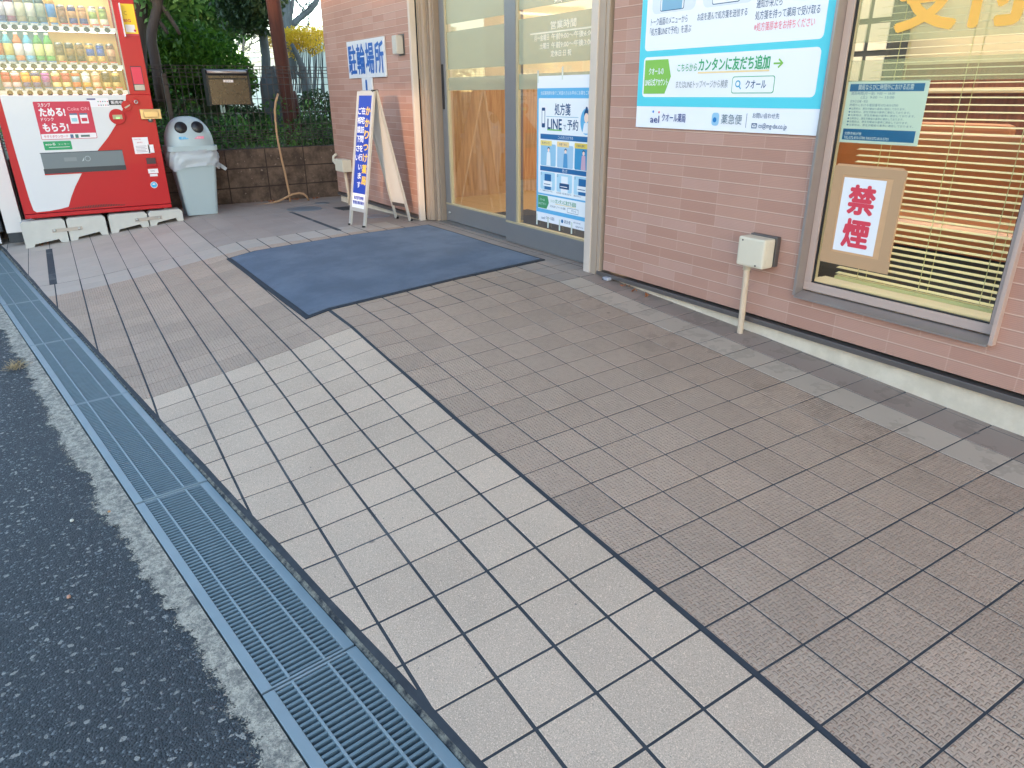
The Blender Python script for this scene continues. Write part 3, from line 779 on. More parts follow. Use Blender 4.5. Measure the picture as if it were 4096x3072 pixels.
# ---- room behind the glass (no roof over it: daylight falls in)
rm = thing('pharmacy_interior', 'warm coloured waiting room seen through the pharmacy glass', 'room', (-3, 5, 0))
q = MB(); q.box((-6.5, 2.822, -.06), (3.2, 7.5, 0), 'woodf'); q.build('floor', rm)
q = MB()
q.box((-6.5, 2.9, .0005), (-6.42, 7.5, 1.10), 'wood'); q.box((-6.5, 2.9, 1.1003), (-6.45, 7.5, 2.8), 'cream'); q.box((-6.419, 2.9, 1.06), (-6.405, 7.5, 1.10), 'wood')
q.box((-6.4, 7.3, .0005), (3.2, 7.4, 1.2), 'wood_d'); q.box((-6.4, 7.31, 1.2003), (3.2, 7.4, 2.8), 'cream')
q.box((-3.05, 2.76, .0005), (-1.86, 2.84, 2.6), 'cream'); q.box((-.93, 2.76, .0005), (3.2, 2.84, 2.6), 'cream'); q.box((-1.86, 2.80, .0005), (-.93, 2.86, .20), 'cream')
q.box((3.1, 2.85, .0005), (3.19, 7.29, 2.8), 'cream')
q.build('inner_wall', rm)
q = MB(); q.box((-5.33, 3.15, .0005), (-3.9, 3.62, .008), 'rubber', .003); tag(q.build('inside_mat', origin=(-4.6, 3.4, 0)), 'dark blue mat on the floor just inside the glass door', 'mat')
lampm = mat('lamp_glow', (255, 226, 180), .5, emit=((255, 214, 160), 4.2))
for i, (x, y) in enumerate(((-5.3, 5.0), (-2.6, 5.0), (-1.2, 4.2), (-5.2, 6.0), (-3.3, 6.0), (-1.4, 6.0))):
    t = thing('ceiling_light', ('ceiling light inside behind the door, nearest the left wall', 'ceiling light inside behind the fixed door glass', 'ceiling light inside behind the window', 'ceiling light over the left end of the counter', 'ceiling light over the middle of the counter', 'ceiling light over the right end of the counter')[i], 'ceiling light', (x, y, 2.6), 'ceiling lights in the waiting room')
    q = MB(); q.box((x-.55, y-.12, 2.60), (x+.55, y+.12, 2.66), 'alu'); q.build('housing', t)
    q = MB(); q.box((x-.52, y-.09, 2.585), (x+.52, y+.09, 2.5995), lampm); q.build('diffuser', t)
def bench(x, y, rz, lab):
    t = thing('bench', lab, 'bench', (x, y, 0), 'tan vinyl benches in the waiting room')
    q = MB(); q.box((x-.75, y-.26, .30), (x+.75, y+.26, .42), 'vinyl', .05); q.build('seat', t)
    q = MB(); q.box((x-.75, y+.24, .36), (x+.75, y+.34, .78), 'vinyl', .04); q.build('backrest', t)
    q = MB(); q.box((x-.70, y-.2, .0), (x+.70, y+.2, .29), 'dgrey', .01); q.build('base', t)
bench(-1.75, 3.55, 0, 'tan vinyl bench just behind the window blind')
bench(-2.9, 4.75, 0, 'tan vinyl bench deeper in the room, behind the first bench')
t = thing('counter', 'low wooden reception counter at the back of the room', 'counter', (-3.4, 6.3, 0))
q = MB(); q.box((-5.2, 6.1, 0), (-1.6, 6.6, .95), 'wood_d'); q.build('front_panel', t)
q = MB(); q.box((-5.25, 6.0, .952), (-1.55, 6.65, .99), 'cream', .01); q.build('top', t)
t = thing('shelf', 'dark shelf with white papers standing by the back of the room', 'shelf', (-4.6, 7.1, 0))
q = MB(); q.box((-4.9, 6.95, 1.0), (-4.2, 7.25, 1.9), 'dgrey'); q.build('carcass', t)
for i in range(3):
    for j in range(3): q = MB(); q.box((-4.86+i*.225, 6.93, 1.05+j*.28), (-4.68+i*.225, 6.948, 1.28+j*.28), flat((226, 224, 214))); q.build('paper', t)
# ------------------------------------------------------------ things at the entrance
# door mat, lying on the paving
def bil(c, u, v): return (c[0]*(1-u)+c[1]*u)*(1-v)+(c[3]*(1-u)+c[2]*u)*v
mc = [Vector((-5.17, .966, 0)), Vector((-3.475, .985, 0)), Vector((-3.585, 2.565, 0)), Vector((-5.20, 2.555, 0))]
t = thing('door_mat', 'large blue grey entrance mat lying in front of the glass door', 'door mat', (-4.3, 1.8, gh(-4.3, 1.8)))
def sheet(c, u0, u1, v0, v1, n, dz, m, edge=None):
    b = MB(); V = []; F = []
    for j in range(n+1):
        for i in range(n+1):
            u = u0+(u1-u0)*i/n; v = v0+(v1-v0)*j/n; p_ = bil(c, u, v)
            V.append(Vector((p_.x, p_.y, gh(p_.x, p_.y)+dz+.0012*math.sin(u*9+v*5))))
    for j in range(n):
        for i in range(n): F.append((j*(n+1)+i, j*(n+1)+i+1, (j+1)*(n+1)+i+1, (j+1)*(n+1)+i))
    b.add(V, F, m, True)
    if edge:
        m_ = n+1
        ring = [i for i in range(m_)]+[j*m_+n for j in range(1, m_)]+[n*m_+i for i in range(n-1, -1, -1)]+[j*m_ for j in range(n-1, 0, -1)]
        R0 = [V[i] for i in ring]; cen = sum(R0, Vector())/len(R0); k = len(R0)
        lo = [Vector((q.x, q.y, q.z-edge)) for q in R0]
        b.add(R0+lo, [(i, k+i, k+(i+1) % k, (i+1) % k) for i in range(k)], m)
    return b
sheet(mc, 0, 1, 0, 1, 24, .0070, 'rubber', .0065).build('rubber_border', t)
sheet(mc, .017, .983, .017, .985, 24, .0115, 'carpet', .006).build('pile', t)

# A-frame sign
t = thing('sandwich_board', 'tall narrow blue A-frame sign with yellow and white lettering beside the door', 'sign', (-5.56, 2.3, -.03))
FL, FR = Vector((-5.672, 2.062, 0)), Vector((-5.452, 2.106, 0)); BLf, BRf = Vector((-5.712, 2.50, 0)), Vector((-5.495, 2.545, 0))
TL, TR = Vector((-5.690, 2.232, 1.0)), Vector((-5.440, 2.272, 1.0))
for q_ in (FL, FR, BLf, BRf): q_.z = gh(q_.x, q_.y)+.002
ux = (TR-TL).normalized()
FL = FR-ux*.250; BLf = BRf-ux*.235; FL.z = gh(FL.x, FL.y)+.002; BLf.z = gh(BLf.x, BLf.y)+.002
TL = TR-ux*.250
fup = ((TR-FR)).normalized(); fn = ux.cross(fup).normalized()      # front faces the street
def slab(mb, O, U, V, u0, v0, u1, v1, d0, d1, m):
    N_ = U.cross(V).normalized()
    a = [O+U*x+V*y+N_*d0 for x, y in ((u0, v0), (u1, v0), (u1, v1), (u0, v1))]
    mb.prism(a, N_*(d1-d0), m)
H = (TR-FR).length
for nm, O, up, nn, top in (('front', FL, fup, fn, None),):
    q = MB()
    slab(q, FL, ux, fup, 0, 0, .028, H, -.016, 0, 'silver'); slab(q, FL, ux, fup, .222, 0, .250, H, -.016, 0, 'silver')
    slab(q, FL, ux, fup, .0282, H-.028, .2218, H, -.016, 0, 'silver'); slab(q, FL, ux, fup, .0282, .12, .2218, .148, -.016, 0, 'silver')
    q.build('front_frame', t)
    q = MB(); slab(q, FL, ux, fup, .0284, .1482, .2216, H-.0282, -.010, -.004, flat((238, 240, 246)))
    P_ = Panel(q, FL-fn*.0036, ux, fup)
    blue = flat((30, 66, 168)); yel = flat((248, 200, 60)); wh = flat((238, 240, 246))
    P_.rect(.030, .262, .220, H-.030, blue, 1)
    P_.vtext('かかりつけ薬局', .180, H-.11, .062, .088, yel, 2, w=.066, bold=.035)
    P_.vtext('在宅訪問を行います', .112, H-.12, .048, .070, wh, 2, w=.050, bold=.02)
    P_.vtext('ご相談下さい', .060, H-.12, .048, .070, wh, 2, w=.050, bold=.02)
    P_.text('指定居宅療養', .125, .214, .026, blue, 2, 'c', w=.15, bold=.03); P_.text('管理指導事業所', .125, .176, .026, blue, 2, 'c', w=.17, bold=.03)
    q.build('front_panel', t)
bt = TR+Vector((.0, .030, 0)); bup = (bt-BRf).normalized(); BH = (bt-BRf).length; bL = bt-ux*.235
bu = ux
q = MB(); O = BRf-ux*.235
slab(q, O, bu, bup, 0, 0, .024, BH, 0, .014, 'silver'); slab(q, O, bu, bup, .211, 0, .235, BH, 0, .014, 'silver')
slab(q, O, bu, bup, .0242, BH-.03, .2108, BH, 0, .014, 'silver'); slab(q, O, bu, bup, .0242, .12, .2108, .148, 0, .014, 'alu_dark')
q.build('rear_frame', t)
q = MB(); slab(q, O, bu, bup, .0244, .1482, .2106, BH-.0302, .003, .008, flat((206, 206, 204))); q.build('rear_panel', t)
q = MB(); q.box((TR.x-.05, TR.y-.005, .985), (TR.x-.01, TR.y+.04, 1.004), 'black', .003); q.build('hinge', t)
for p_ in (FL, FR-ux*.026, O, O+ux*.211):
    q = MB(); q.box((p_.x, p_.y-.008, p_.z-.006), (p_.x+.026, p_.y+.014, p_.z+.012), 'black', .002); q.build('foot', t)

# bicycle parking sign on the wall
t = thing('parking_sign', 'white wall sign with four blue characters and a blue tail strip', 'sign', (-6.3, 2.58, 1.1))
q = MB(); q.box((-6.742, 2.582, 1.105), (-5.905, 2.597, 1.408), flat((214, 216, 220)), .002)
P_ = Panel(q, (-6.742, 2.5815, 1.105), (1, 0, 0), (0, 0, 1)); b_ = flat((28, 96, 178))
for i, ch in enumerate('駐輪場所'): P_.text(ch, .025+i*.203, .035, .235, b_, 1, w=.178, bold=.03, full=True)
for i in (1, 2, 3): P_.rect(.208*i-.001, .0, .208*i+.001, .303, flat((170, 176, 184)), 1)
q.build('board', t)
q = MB(); q.box((-6.45, 2.583, .90), (-6.22, 2.596, 1.1048), flat((214, 216, 220)), .002); P_ = Panel(q, (-6.45, 2.5825, .90), (1, 0, 0), (0, 0, 1))
P_.rrect(.085, .03, .125, .19, .015, b_, 1); q.build('strip', t)

# small wall box, junction boxes
t = thing('wall_lamp', 'small slim grey box fixed high on the wall left of the door', 'wall box', (-5.56, 2.58, 1.3))
q = MB(); q.box((-5.645, 2.535, 1.262), (-5.565, 2.597, 1.395), flat((190, 186, 178)), .008); q.build('cover', t)
q = MB(); q.box((-5.655, 2.5975, 1.252), (-5.545, 2.5995, 1.405), 'alu_dark'); q.build('back_plate', t)

t = thing('junction_box', 'cream junction box on the wall left of the window with ribbed pipe', 'junction box', (-1.98, 2.56, .27))
q = MB(); q.box((-2.045, 2.50, .268), (-1.905, 2.572, .395), 'pvc', .010)
P_ = Panel(q, (-2.045, 2.4992, .268), (1, 0, 0), (0, 0, 1))
for u, v in ((.025, .112), (.105, .012)): P_.circ(u, v, .0042, 'dgrey', 1, 10)
q.build('box', t)
q = MB(); q.box((-2.040, 2.5725, .272), (-1.900, 2.598, .400), 'alu_dark', .003); q.build('back_plate', t)
for z in (.30, .36): q = MB(); q.lathe((-1.9048, 2.535, z), (1, 0, 0), [(0, .017), (.0012, .017), (.0013, .0145), (.0014, .0145)], 'pvc', 16, False); q.build('knockout', t)
q = MB(); q.lathe((-2.012, 2.54, .268), (0, 0, -1), [(0, .020), (.006, .020), (.007, .018), (.024, .018)], 'pvc', 14); q.build('pipe_collar', t)
zb = gh(-2.02, 2.56); prof = []; z = 0; Lp = .244-zb
while z < Lp: prof += [(z, .0142), (z+.0028, .0142), (z+.0034, .0125), (z+.0054, .0125)]; z += .006
q = MB(); q.lathe((-2.012, 2.54, .244), (-.008/Lp, .016/Lp, -1), prof, 'pvc2', 14); q.build('ribbed_pipe', t)

t = thing('outlet_box', 'small cream outlet box with pipes at the far left corner of the wall', 'junction box', (-7.05, 2.56, .3))
q = MB(); q.box((-7.13, 2.50, .262), (-6.92, 2.597, .378), 'pvc', .008)
q.build('box', t)
q = MB(); q.tube([(-7.0, 2.55, .262), (-6.99, 2.56, .1), (-6.985, 2.565, -.08)], .016, 'pvc2'); q.build('pipe', t)
q = MB(); q.tube([(-7.12, 2.545, .33), (-7.20, 2.54, .32), (-7.27, 2.54, .345), (-7.29, 2.55, .385), (-7.26, 2.57, .41)], .014, 'pvc'); q.build('bent_pipe', t)

# wall poster
PX, PZ = -2.842, .812
t = MB(); PWd, PH = 1.042, 1.45
P_ = Panel(t, (PX, 2.5885, PZ), (1, 0, 0), (0, 0, 1))
W_, CY, NV, GR_, BL = flat((240, 242, 248), .16), flat((92, 208, 226), .16), flat((44, 84, 130), .2), flat((136, 194, 88), .2), flat((222, 228, 240), .16)
t.box((PX, 2.589, PZ), (PX+PWd, 2.597, PZ+PH), W_)
def poster(P_, k, cy=CY, W_=W_, top=True):
    """same print in two sizes; k scales a 1.042 m wide sheet"""
    T = lambda s, u, v, h, m, **kw: P_.text(s, u*k, v*k, h*k, m, kw.pop('l', 4), kw.pop('al', 'l'), w=(kw.pop('w')*k if 'w' in kw else None), **kw)
    Rr = lambda a, b, c, d, m, l=2, r=.02: P_.rrect(a*k, b*k, c*k, d*k, r*k, m, l)
    P_.rect(0, .098*k, 1.042*k, 1.45*k, cy, 1)
    Rr(.035, .140, 1.010, .318, W_); Rr(.035, .345, 1.010, 1.42, W_)
    P_.poly([(a*k, b*k) for a, b in ((.045, .155), (.19, .155), (.225, .230), (.20, .305), (.045, .305))], GR_, 3)
    T('クオールの', .125, .240, .030, W_, w=.10, al='c', bold=.02); T('LINE公式アカウント', .130, .190, .030, W_, w=.155, al='c', bold=.02)
    g2 = flat((60, 168, 110)); T('こちらから', .265, .250, .032, g2, w=.12, bold=.01); T('カンタンに友だち追加', .395, .248, .048, g2, w=.385, bold=.03)
    P_.rect(.392*k, .238*k, .782*k, .245*k, flat((240, 214, 160)), 3); T('→', .80, .250, .045, GR_, w=.045, bold=.03)
    T('またはLINEトップページから検索', .262, .178, .030, flat((120, 128, 140)), w=.31)
    Rr(.595, .155, .815, .222, g2, 3, .010); Rr(.598, .158, .812, .219, W_, 4, .009); T('クオール', .670, .174, .033, NV, w=.105, l=5, bold=.01)
    P_.circ(.628*k, .193*k, .014*k, flat((60, 160, 200)), 5, 16); P_.circ(.628*k, .193*k, .009*k, W_, 6, 16); P_.line(.636*k, .184*k, .646*k, .172*k, .005*k, flat((60, 160, 200)), 6)
    # footer
    T('クオール薬局', .185, .030, .036, flat((30, 60, 140)), w=.155, bold=.005); T('ael', .105, .024, .034, flat((30, 60, 140)), w=.062, bold=.01)
    P_.circ(.123*k, .074*k, .006*k, flat((40, 130, 210)), 4, 12); P_.circ(.163*k, .072*k, .005*k, flat((230, 80, 110)), 4, 12)
    Rr(.500, .022, .542, .076, flat((150, 196, 226)), 3, .014); P_.circ(.518*k, .046*k, .011*k, flat((20, 120, 190)), 4, 12)
    T('薬急便', .555, .030, .038, flat((96, 122, 140)), w=.115); P_.rect(.693*k, .018*k, .695*k, .076*k, NV, 3)
    T('お問い合わせ先', .725, .058, .020, NV, w=.135); T('cs@mg-dx.co.jp', .762, .020, .020, NV, w=.14); P_.ring(.725*k, .018*k, .752*k, .038*k, .003*k, NV, 4); P_.line(.725*k, .038*k, .739*k, .026*k, .002*k, NV, 4); P_.line(.752*k, .038*k, .739*k, .026*k, .002*k, NV, 4)
    # three steps
    for i in range(3):
        a = .070+i*.316; Rr(a, .500+.03*0, a+.275, 1.05, BL, 3, .03)
        ph = flat((60, 130, 176)); Rr(a+.055, .508, a+.205, 1.0, NV, 4, .008); Rr(a+.058, .511, a+.202, .99, W_, 5, .007)
        P_.rect((a+.066)*k, .511*k, (a+.194)*k, .98*k, (flat((130, 176, 206)), flat((238, 240, 244)), ph)[i], 6)
    Rr(.095, .575, .305, .682, flat((224, 120, 144)), 7, .01); Rr(.098, .578, .302, .679, W_, 8, .01)
    T('処方箋', .165, .636, .028, NV, w=.06, l=9, al='c'); T('LINEで予約', .165, .604, .026, NV, w=.09, l=9, al='c', bold=.01); P_.circ(.258*k, .625*k, .035*k, flat((246, 214, 150)), 9, 20); P_.rrect(.245*k, .598*k, .272*k, .655*k, .004*k, NV, 10)
    Rr(.415, .690, .640, .780, NV, 7, .01); Rr(.425, .700, .520, .765, W_, 8, .008); Rr(.530, .700, .630, .765, W_, 8, .008)
    Rr(.745, .635, .940, .780, flat((224, 120, 144)), 7, .012); Rr(.748, .638, .937, .777, W_, 8, .012)
    for v in (.66, .69, .72): P_.rect(.770*k, v*k, .90*k, (v+.010)*k, flat((190, 190, 186)), 9)
    for v in (.545, .60, .635): P_.rect(.475*k, v*k, .60*k, (v+.006)*k, flat((196, 200, 210)), 8)
    T('クーポン', .50, .655, .015, flat((224, 120, 144)), l=8, w=.09); T('トップへ', .50, .525, .012, NV, l=8, w=.07)
    P_.poly([(a*k, b*k) for a, b in ((.352, .66), (.378, .70), (.352, .74))], flat((236, 170, 190)), 4)
    T('トーク画面のメニューから', .068, .452, .030, NV, w=.235); T('「処方箋LINEで予約」を選ぶ', .065, .410, .030, NV, w=.265)
    T('お店を選んで処方箋を送信する', .362, .452, .028, NV, w=.275)
    T('通知が来たら', .680, .474, .030, NV, w=.125); T('処方箋を持って薬局で受け取る', .680, .432, .030, NV, w=.300); T('※処方箋原本をお持ちください', .680, .390, .030, flat((232, 104, 130)), w=.285)
poster(P_, 1.0)
tag(t.build('wall_poster', origin=(PX+.5, 2.59, PZ)), 'big turquoise and white pharmacy poster on the tiled wall left of the window', 'poster')

# poster taped inside the glass door (narrower sheet)
t = thing('door_poster', 'tall blue and white poster taped inside the right glass door', 'poster', (-3.57, 2.69, .65))
q = MB(); DX_, DZ_ = -3.862, .200
q.box((DX_, 2.6890, DZ_), (DX_+.585, 2.6895, DZ_+.868), W_)
P_ = Panel(q, (DX_, 2.6888, DZ_), (1, 0, 0), (0, 0, 1), .0003)
SK, DB, W3 = flat((96, 176, 222)), flat((30, 104, 160)), flat((236, 240, 244))
k = .585/1.042
P_.rect(0, .056, .585, .80, SK, 1); P_.rrect(.018, .178, .570, .744, .01, W3, 2); P_.rrect(.018, .080, .570, .168, .008, W3, 2)
P_.text('当店薬剤師対象でご希望の方はお早めにお薬をご用意', .04, .762, .020, W3, 3, w=.50)
P_.text('処方箋', .265, .650, .060, NV, 3, 'c', w=.155, bold=.02); P_.text('LINE', .115, .570, .060, NV, 3, w=.145, bold=.03); P_.text('で', .275, .570, .030, NV, 3, w=.03); P_.text('予約', .315, .568, .055, NV, 3, w=.105, bold=.02)
P_.rect(.112, .560, .262, .568, flat((110, 180, 90)), 3); P_.line(.10, .640, .42, .640, .003, flat((120, 170, 200)), 3)
P_.rrect(.052, .575, .088, .690, .006, NV, 3); P_.rect(.057, .60, .083, .672, W3, 4)
P_.circ(.495, .620, .055, SK, 3, 28, .072); P_.circ(.495, .640, .020, flat((250, 220, 200)), 5, 16, .026); P_.circ(.495, .662, .023, NV, 4, 16, .024); P_.circ(.495, .690, .010, NV, 4, 12)
P_.poly([(.462, .556), (.528, .556), (.515, .610), (.495, .616), (.475, .610)], W3, 4)
P_.rect(.04, .508, .560, .538, DB, 3); P_.text('こんな方におすすめ', .30, .514, .018, W3, 4, 'c', w=.15)
P_.rect(.04, .318, .545, .346, DB, 3); P_.text('使い方', .30, .323, .018, W3, 4, 'c', w=.05)
for i, (s_, yc) in enumerate((('買い物ついでに', flat((240, 216, 130))), ('子育て中に', flat((246, 214, 150))), ('定期的な通院に', flat((236, 206, 90))))):
    a = .045+i*.175; P_.rrect(a, .350, a+.160, .480, .01, (flat((150, 196, 224)), flat((166, 200, 226)), flat((60, 148, 196)))[i], 3)
    P_.rrect(a-.003, .470, a+.118, .500, .005, yc, 5); P_.text(s_, a+.057, .477, .014, NV, 6, 'c', w=.085)
    P_.circ(a+.085, .445, .011, flat((250, 222, 204)), 5, 14); P_.circ(a+.085, .452, .013, NV, 4, 14, .011)
    P_.poly([(a+.062, .352), (a+.108, .352), (a+.102, .430), (a+.085, .436), (a+.068, .430)], (W3, flat((80, 150, 200)), flat((206, 170, 190)))[i], 4)
    P_.rrect(a, .185+.02, a+.155, .312, .01, flat((176, 214, 234)), 3); P_.rrect(a+.045, .205, a+.115, .300, .004, (DB, W3, DB)[i], 4); P_.rrect(a+.030, .225, a+.128, .258, .004, W3 if i != 1 else NV, 5)
    P_.rect(a+.04, .236, a+.11, .240, NV if i != 1 else W3, 6); P_.text('①②③'[i], a+.002, .292, .016, NV, 4, w=.014)
    P_.text(('トーク画面のメニューから', 'お店を選んで処方箋を送信する', '通知が来たら')[i], a, .192, .010, NV, 3, w=(.13, .15, .07)[i])
P_.poly([(.02, .084), (.115, .084), (.140, .124), (.125, .164), (.02, .164)], flat((70, 150, 100)), 3); P_.text('クオールの', .068, .130, .016, W3, 4, 'c', w=.055); P_.text('LINE公式アカウント', .068, .104, .016, W3, 4, 'c', w=.085)
P_.text('こちらから', .155, .132, .016, flat((60, 150, 110)), 3, w=.05); P_.text('カンタンに友だち追加', .210, .130, .024, flat((60, 150, 110)), 3, w=.21, bold=.03); P_.rect(.21, .124, .42, .127, flat((236, 206, 110)), 3)
P_.text('またはLINEトップページから検索', .155, .100, .014, NV, 3, w=.16); P_.ring(.335, .088, .445, .117, .002, NV, 3); P_.text('クオール', .375, .095, .016, NV, 4, w=.05)
P_.text('クオール薬局', .11, .018, .020, NV, 3, w=.09); P_.text('ael', .06, .016, .018, NV, 3, w=.04); P_.circ(.285, .028, .012, DB, 3, 14); P_.text('薬急便', .305, .018, .020, NV, 3, w=.065); P_.text('お問い合わせ先', .40, .032, .010, NV, 3, w=.07); P_.text('cs@mg-dx.co.jp', .42, .012, .010, NV, 3, w=.075)
q.build('sheet', t)
for u, v in ((0, -.03), (.125, -.035), (.25, -.035), (.375, -.035), (0, .83), (.25, .845)): q = MB(); q.box((DX_+u, 2.6885, DZ_+v), (DX_+u+.014, 2.6889, DZ_+v+.07), flat((206, 214, 206))); q.build('tape', t)

# notice sheet and cardboard no-smoking sign inside the window
t = MB(); q = t; q.box((-1.738, 2.6490, .790), (-1.43, 2.6500, 1.009), flat((214, 226, 222)))
P_ = Panel(q, (-1.738, 2.6488, .790), (1, 0, 0), (0, 0, 1), .0002); lb = flat((96, 132, 164))
P_.rect(.010, .182, .293, .208, DB, 1); P_.text('開局ならびに時間外における応需', .15, .187, .018, W3, 2, 'c', w=.21); P_.rect(.010, .010, .293, .050, DB, 1)
P_.text('TEL:072-810-5700 FAX:072-810-5701', .018, .014, .010, W3, 2, w=.18); P_.text('交野市梅が枝', .018, .028, .010, W3, 2, w=.07)
P_.text('開局時間(月〜金)  9:00 〜 18:00', .02, .168, .010, lb, 1, w=.17); P_.text('(土)  9:00 〜 15:00', .06, .155, .010, lb, 1, w=.13); P_.text('定休日:日曜・祝日', .02, .143, .009, lb, 1, w=.07)
P_.text('時間外における電話番号:072-810-5700', .02, .130, .009, lb, 1, w=.19)
for i in range(6): P_.text('●当薬局は、厚生労働省の基準に適合しております。', .02, .118-i*.0115, .0075, lb, 1, w=.22+.02*(i % 3))
tag(t.build('notice_sheet', origin=(-1.6, 2.65, .79)), 'pale blue printed notice with dark blue bars taped inside the window', 'notice')
t = thing('no_smoking_sign', 'cardboard sign with two red characters on white paper in the window corner', 'sign', (-1.58, 2.63, .33))
q = MB(); r0 = Vector((-1.722, 2.6345, .332)); uu = Vector((1, 0, .03)).normalized()
q.prism([(-1.722, 2.632, .340), (-1.437, 2.632, .335), (-1.436, 2.632, .700), (-1.455, 2.632, .713), (-1.715, 2.632, .712), (-1.722, 2.632, .69)], (0, .004, 0), 'card'); q.build('cardboard', t)
q = MB(); P_ = Panel(q, (-1.677, 2.6312, .382), (1, 0, 0), (0, 0, 1)); rd = flat((214, 66, 84)); P_.rect(0, 0, .172, .282, flat((232, 232, 236)), 0)
P_.text('禁', .086, .150, .105, rd, 1, 'c', w=.104, bold=.05, full=True); P_.text('煙', .086, .022, .105, rd, 1, 'c', w=.104, bold=.05, full=True); q.build('paper', t)
tp = film_mat('brown_tape', (206, 168, 130), .75); M['tape'] = tp
for a, b, c_, d_ in ((-1.724, .345, -1.684, .70), (-1.48, .345, -1.440, .70), (-1.725, .672, -1.435, .705), (-1.727, .326, -1.432, .374)): q = MB(); q.box((a, 2.6300-.0003*(b < .34 or b > .6), b), (c_, 2.6308, d_), 'tape'); q.build('packing_tape', t)

# small grey clip lying by the door jamb
q = MB(); q.box((-3.01, 2.555, gh(-2.99, 2.57)+.004), (-2.965, 2.585, gh(-2.99, 2.57)+.020), flat((168, 170, 180)), .003)
q.box((-3.008, 2.5545, gh(-2.99, 2.57)+.004), (-3.0, 2.5549, gh(-2.99, 2.57)+.012), 'dgrey')
tag(q.build('plastic_clip', origin=(-2.99, 2.57, 0)), 'small grey plastic clip lying on the tiles at the foot of the door jamb', 'clip')

# ------------------------------------------------------------ vending machine
XF = -7.10; SC = 7.10/6.72
vm = thing('vending_machine', 'red and white drinks vending machine with three rows of cans and bottles', 'vending machine', (XF-.3, .38, 0))
def vy(y): return y*SC
def vz(z): return .975+(z-.975)*SC
Y0, Y1 = vy(-.171), vy(.885); Z0, Z1 = vz(.088), 1.86
q = MB()
gx = .0; wy0, wy1, wz0 = vy(-.150), vy(.735), vz(.985); wz1 = 1.80
# body built round the display opening
q.box((XF-.58, Y0, Z0+.05), (XF-.035, Y1, wz0-.01), 'red', .006)
q.box((XF-.58, Y0, wz0-.009), (XF-.25, Y1, Z1), 'red', .004)
q.box((XF-.249, Y0, wz0-.009), (XF-.035, wy0-.003, Z1), 'red', .003); q.box((XF-.249, wy1+.012, wz0-.009), (XF-.035, Y1, Z1), 'red', .003)
q.box((XF-.249, wy0-.0028, wz1+.01), (XF-.035, wy1+.0118, Z1), 'red', .003)
q.build('cabinet', vm)
q = MB()
q.box((XF-.034, Y0, Z0), (XF, Y1, vz(.118)), 'red', .004)
q.box((XF-.034, Y0, vz(.122)), (XF, Y1, wz0-.004), 'red', .004)
q.box((XF-.034, Y0, wz0-.0038), (XF, wy0, Z1), 'red', .003); q.box((XF-.034, wy1, wz0-.0038), (XF, Y1, Z1), 'red', .003); q.box((XF-.034, wy0+.0003, wz1), (XF, wy1-.0003, Z1), 'red')
dr = q.build('front_door', vm)
q = MB(); P_ = Panel(q, (XF+.0006, 0, 0), (0, 1, 0), (0, 0, 1))
def VP(pts): return [(vy(a), vz(b)) for a, b in pts]
def zz2(a, b):                                   # pixel of an enlargement -> point on the machine front
    v = pt(a/2.458, 400+b/2.458, X=XF); return (v.y, v.z)
white = [(20, 30), (60, 190), (110, 370), (170, 580), (230, 780), (290, 980), (330, 1085), (362, 1104), (480, 1092), (600, 1070), (675, 1048), (700, 955), (740, 850), (800, 730), (870, 610), (965, 490), (1060, 370), (1135, 250), (1190, 130), (1210, 40)]
wpts = [zz2(*a) for a in white]; wtop = wz0-.006
wpts[0] = (wpts[0][0]-.004, wtop); wpts.append((vy(.705), wtop))
wpts[-2] = (vy(.690), vz(.92))
P_.poly([(wpts[0][0], wtop)]+wpts[1:], 'mwhite', 1)
q.build('white_swoosh', vm)
q = MB(); P_ = Panel(q, (XF+.0024, 0, 0), (0, 1, 0), (0, 0, 1))
cr_ = flat((200, 44, 72)); ww = flat((236, 228, 230)); pk = flat((232, 150, 160))
a, b, c_, d_ = vy(.066), vz(.664), vy(.442), vz(.935)
q.box((XF+.0008, a, b), (XF+.002, c_, d_), 'mwhite')
P_.rrect(a, b, c_, d_, .008, cr_, 0); P_.rrect(a+.004, b+.004, c_-.004, vz(.705), .005, ww, 1)
P_.text('スタンプ', a+.03, vz(.898), .028, ww, 1, w=.085, bold=.02); P_.text('ためる!', a+.03, vz(.832), .062, ww, 1, w=.175, bold=.05)
P_.text('ドリンク', a+.03, vz(.798), .026, ww, 1, w=.085, bold=.02); P_.text('もらう!', a+.03, vz(.722), .062, ww, 1, w=.175, bold=.05)
P_.text('Coke ON', a+.225, vz(.870), .026, pk, 1, w=.155, bold=.02)
for i in (0, 1):
    P_.rect(a+.232+i*.072, vz(.775), a+.288+i*.072, vz(.850), ww, 1); P_.rect(a+.232+i*.072, vz(.838), a+.288+i*.072, vz(.850), NV, 2); P_.rect(a+.240+i*.072, vz(.79), a+.28+i*.072, vz(.815), (flat((150, 200, 210)), cr_)[i], 2)
P_.text('今すぐダウンロード', a+.02, vz(.676), .020, cr_, 2, w=.17, bold=.02); P_.rect(a+.28, vz(.676), a+.345, vz(.692), flat((90, 110, 104)), 2)
for i in (0, 1): P_.rrect(a+.205+i*.035, vz(.670), a+.228+i*.035, vz(.697), .003, (NV, flat((60, 110, 100)))[i], 2)
q.build('stamp_label', vm)
q = MB(); P_ = Panel(q, (XF+.0016, 0, 0), (0, 1, 0), (0, 0, 1)); gg = flat((24, 150, 92))
P_.rrect(vy(.070), vz(.588), vy(.255), vz(.652), .006, gg, 0); P_.text('ecoる', vy(.082), vz(.622), .020, ww, 1, w=.07, bold=.02); P_.text('ソーラー', vy(.165), vz(.622), .014, ww, 1, w=.08); P_.rect(vy(.10), vz(.606), vy(.24), vz(.609), ww, 1)
q.build('eco_label', vm)
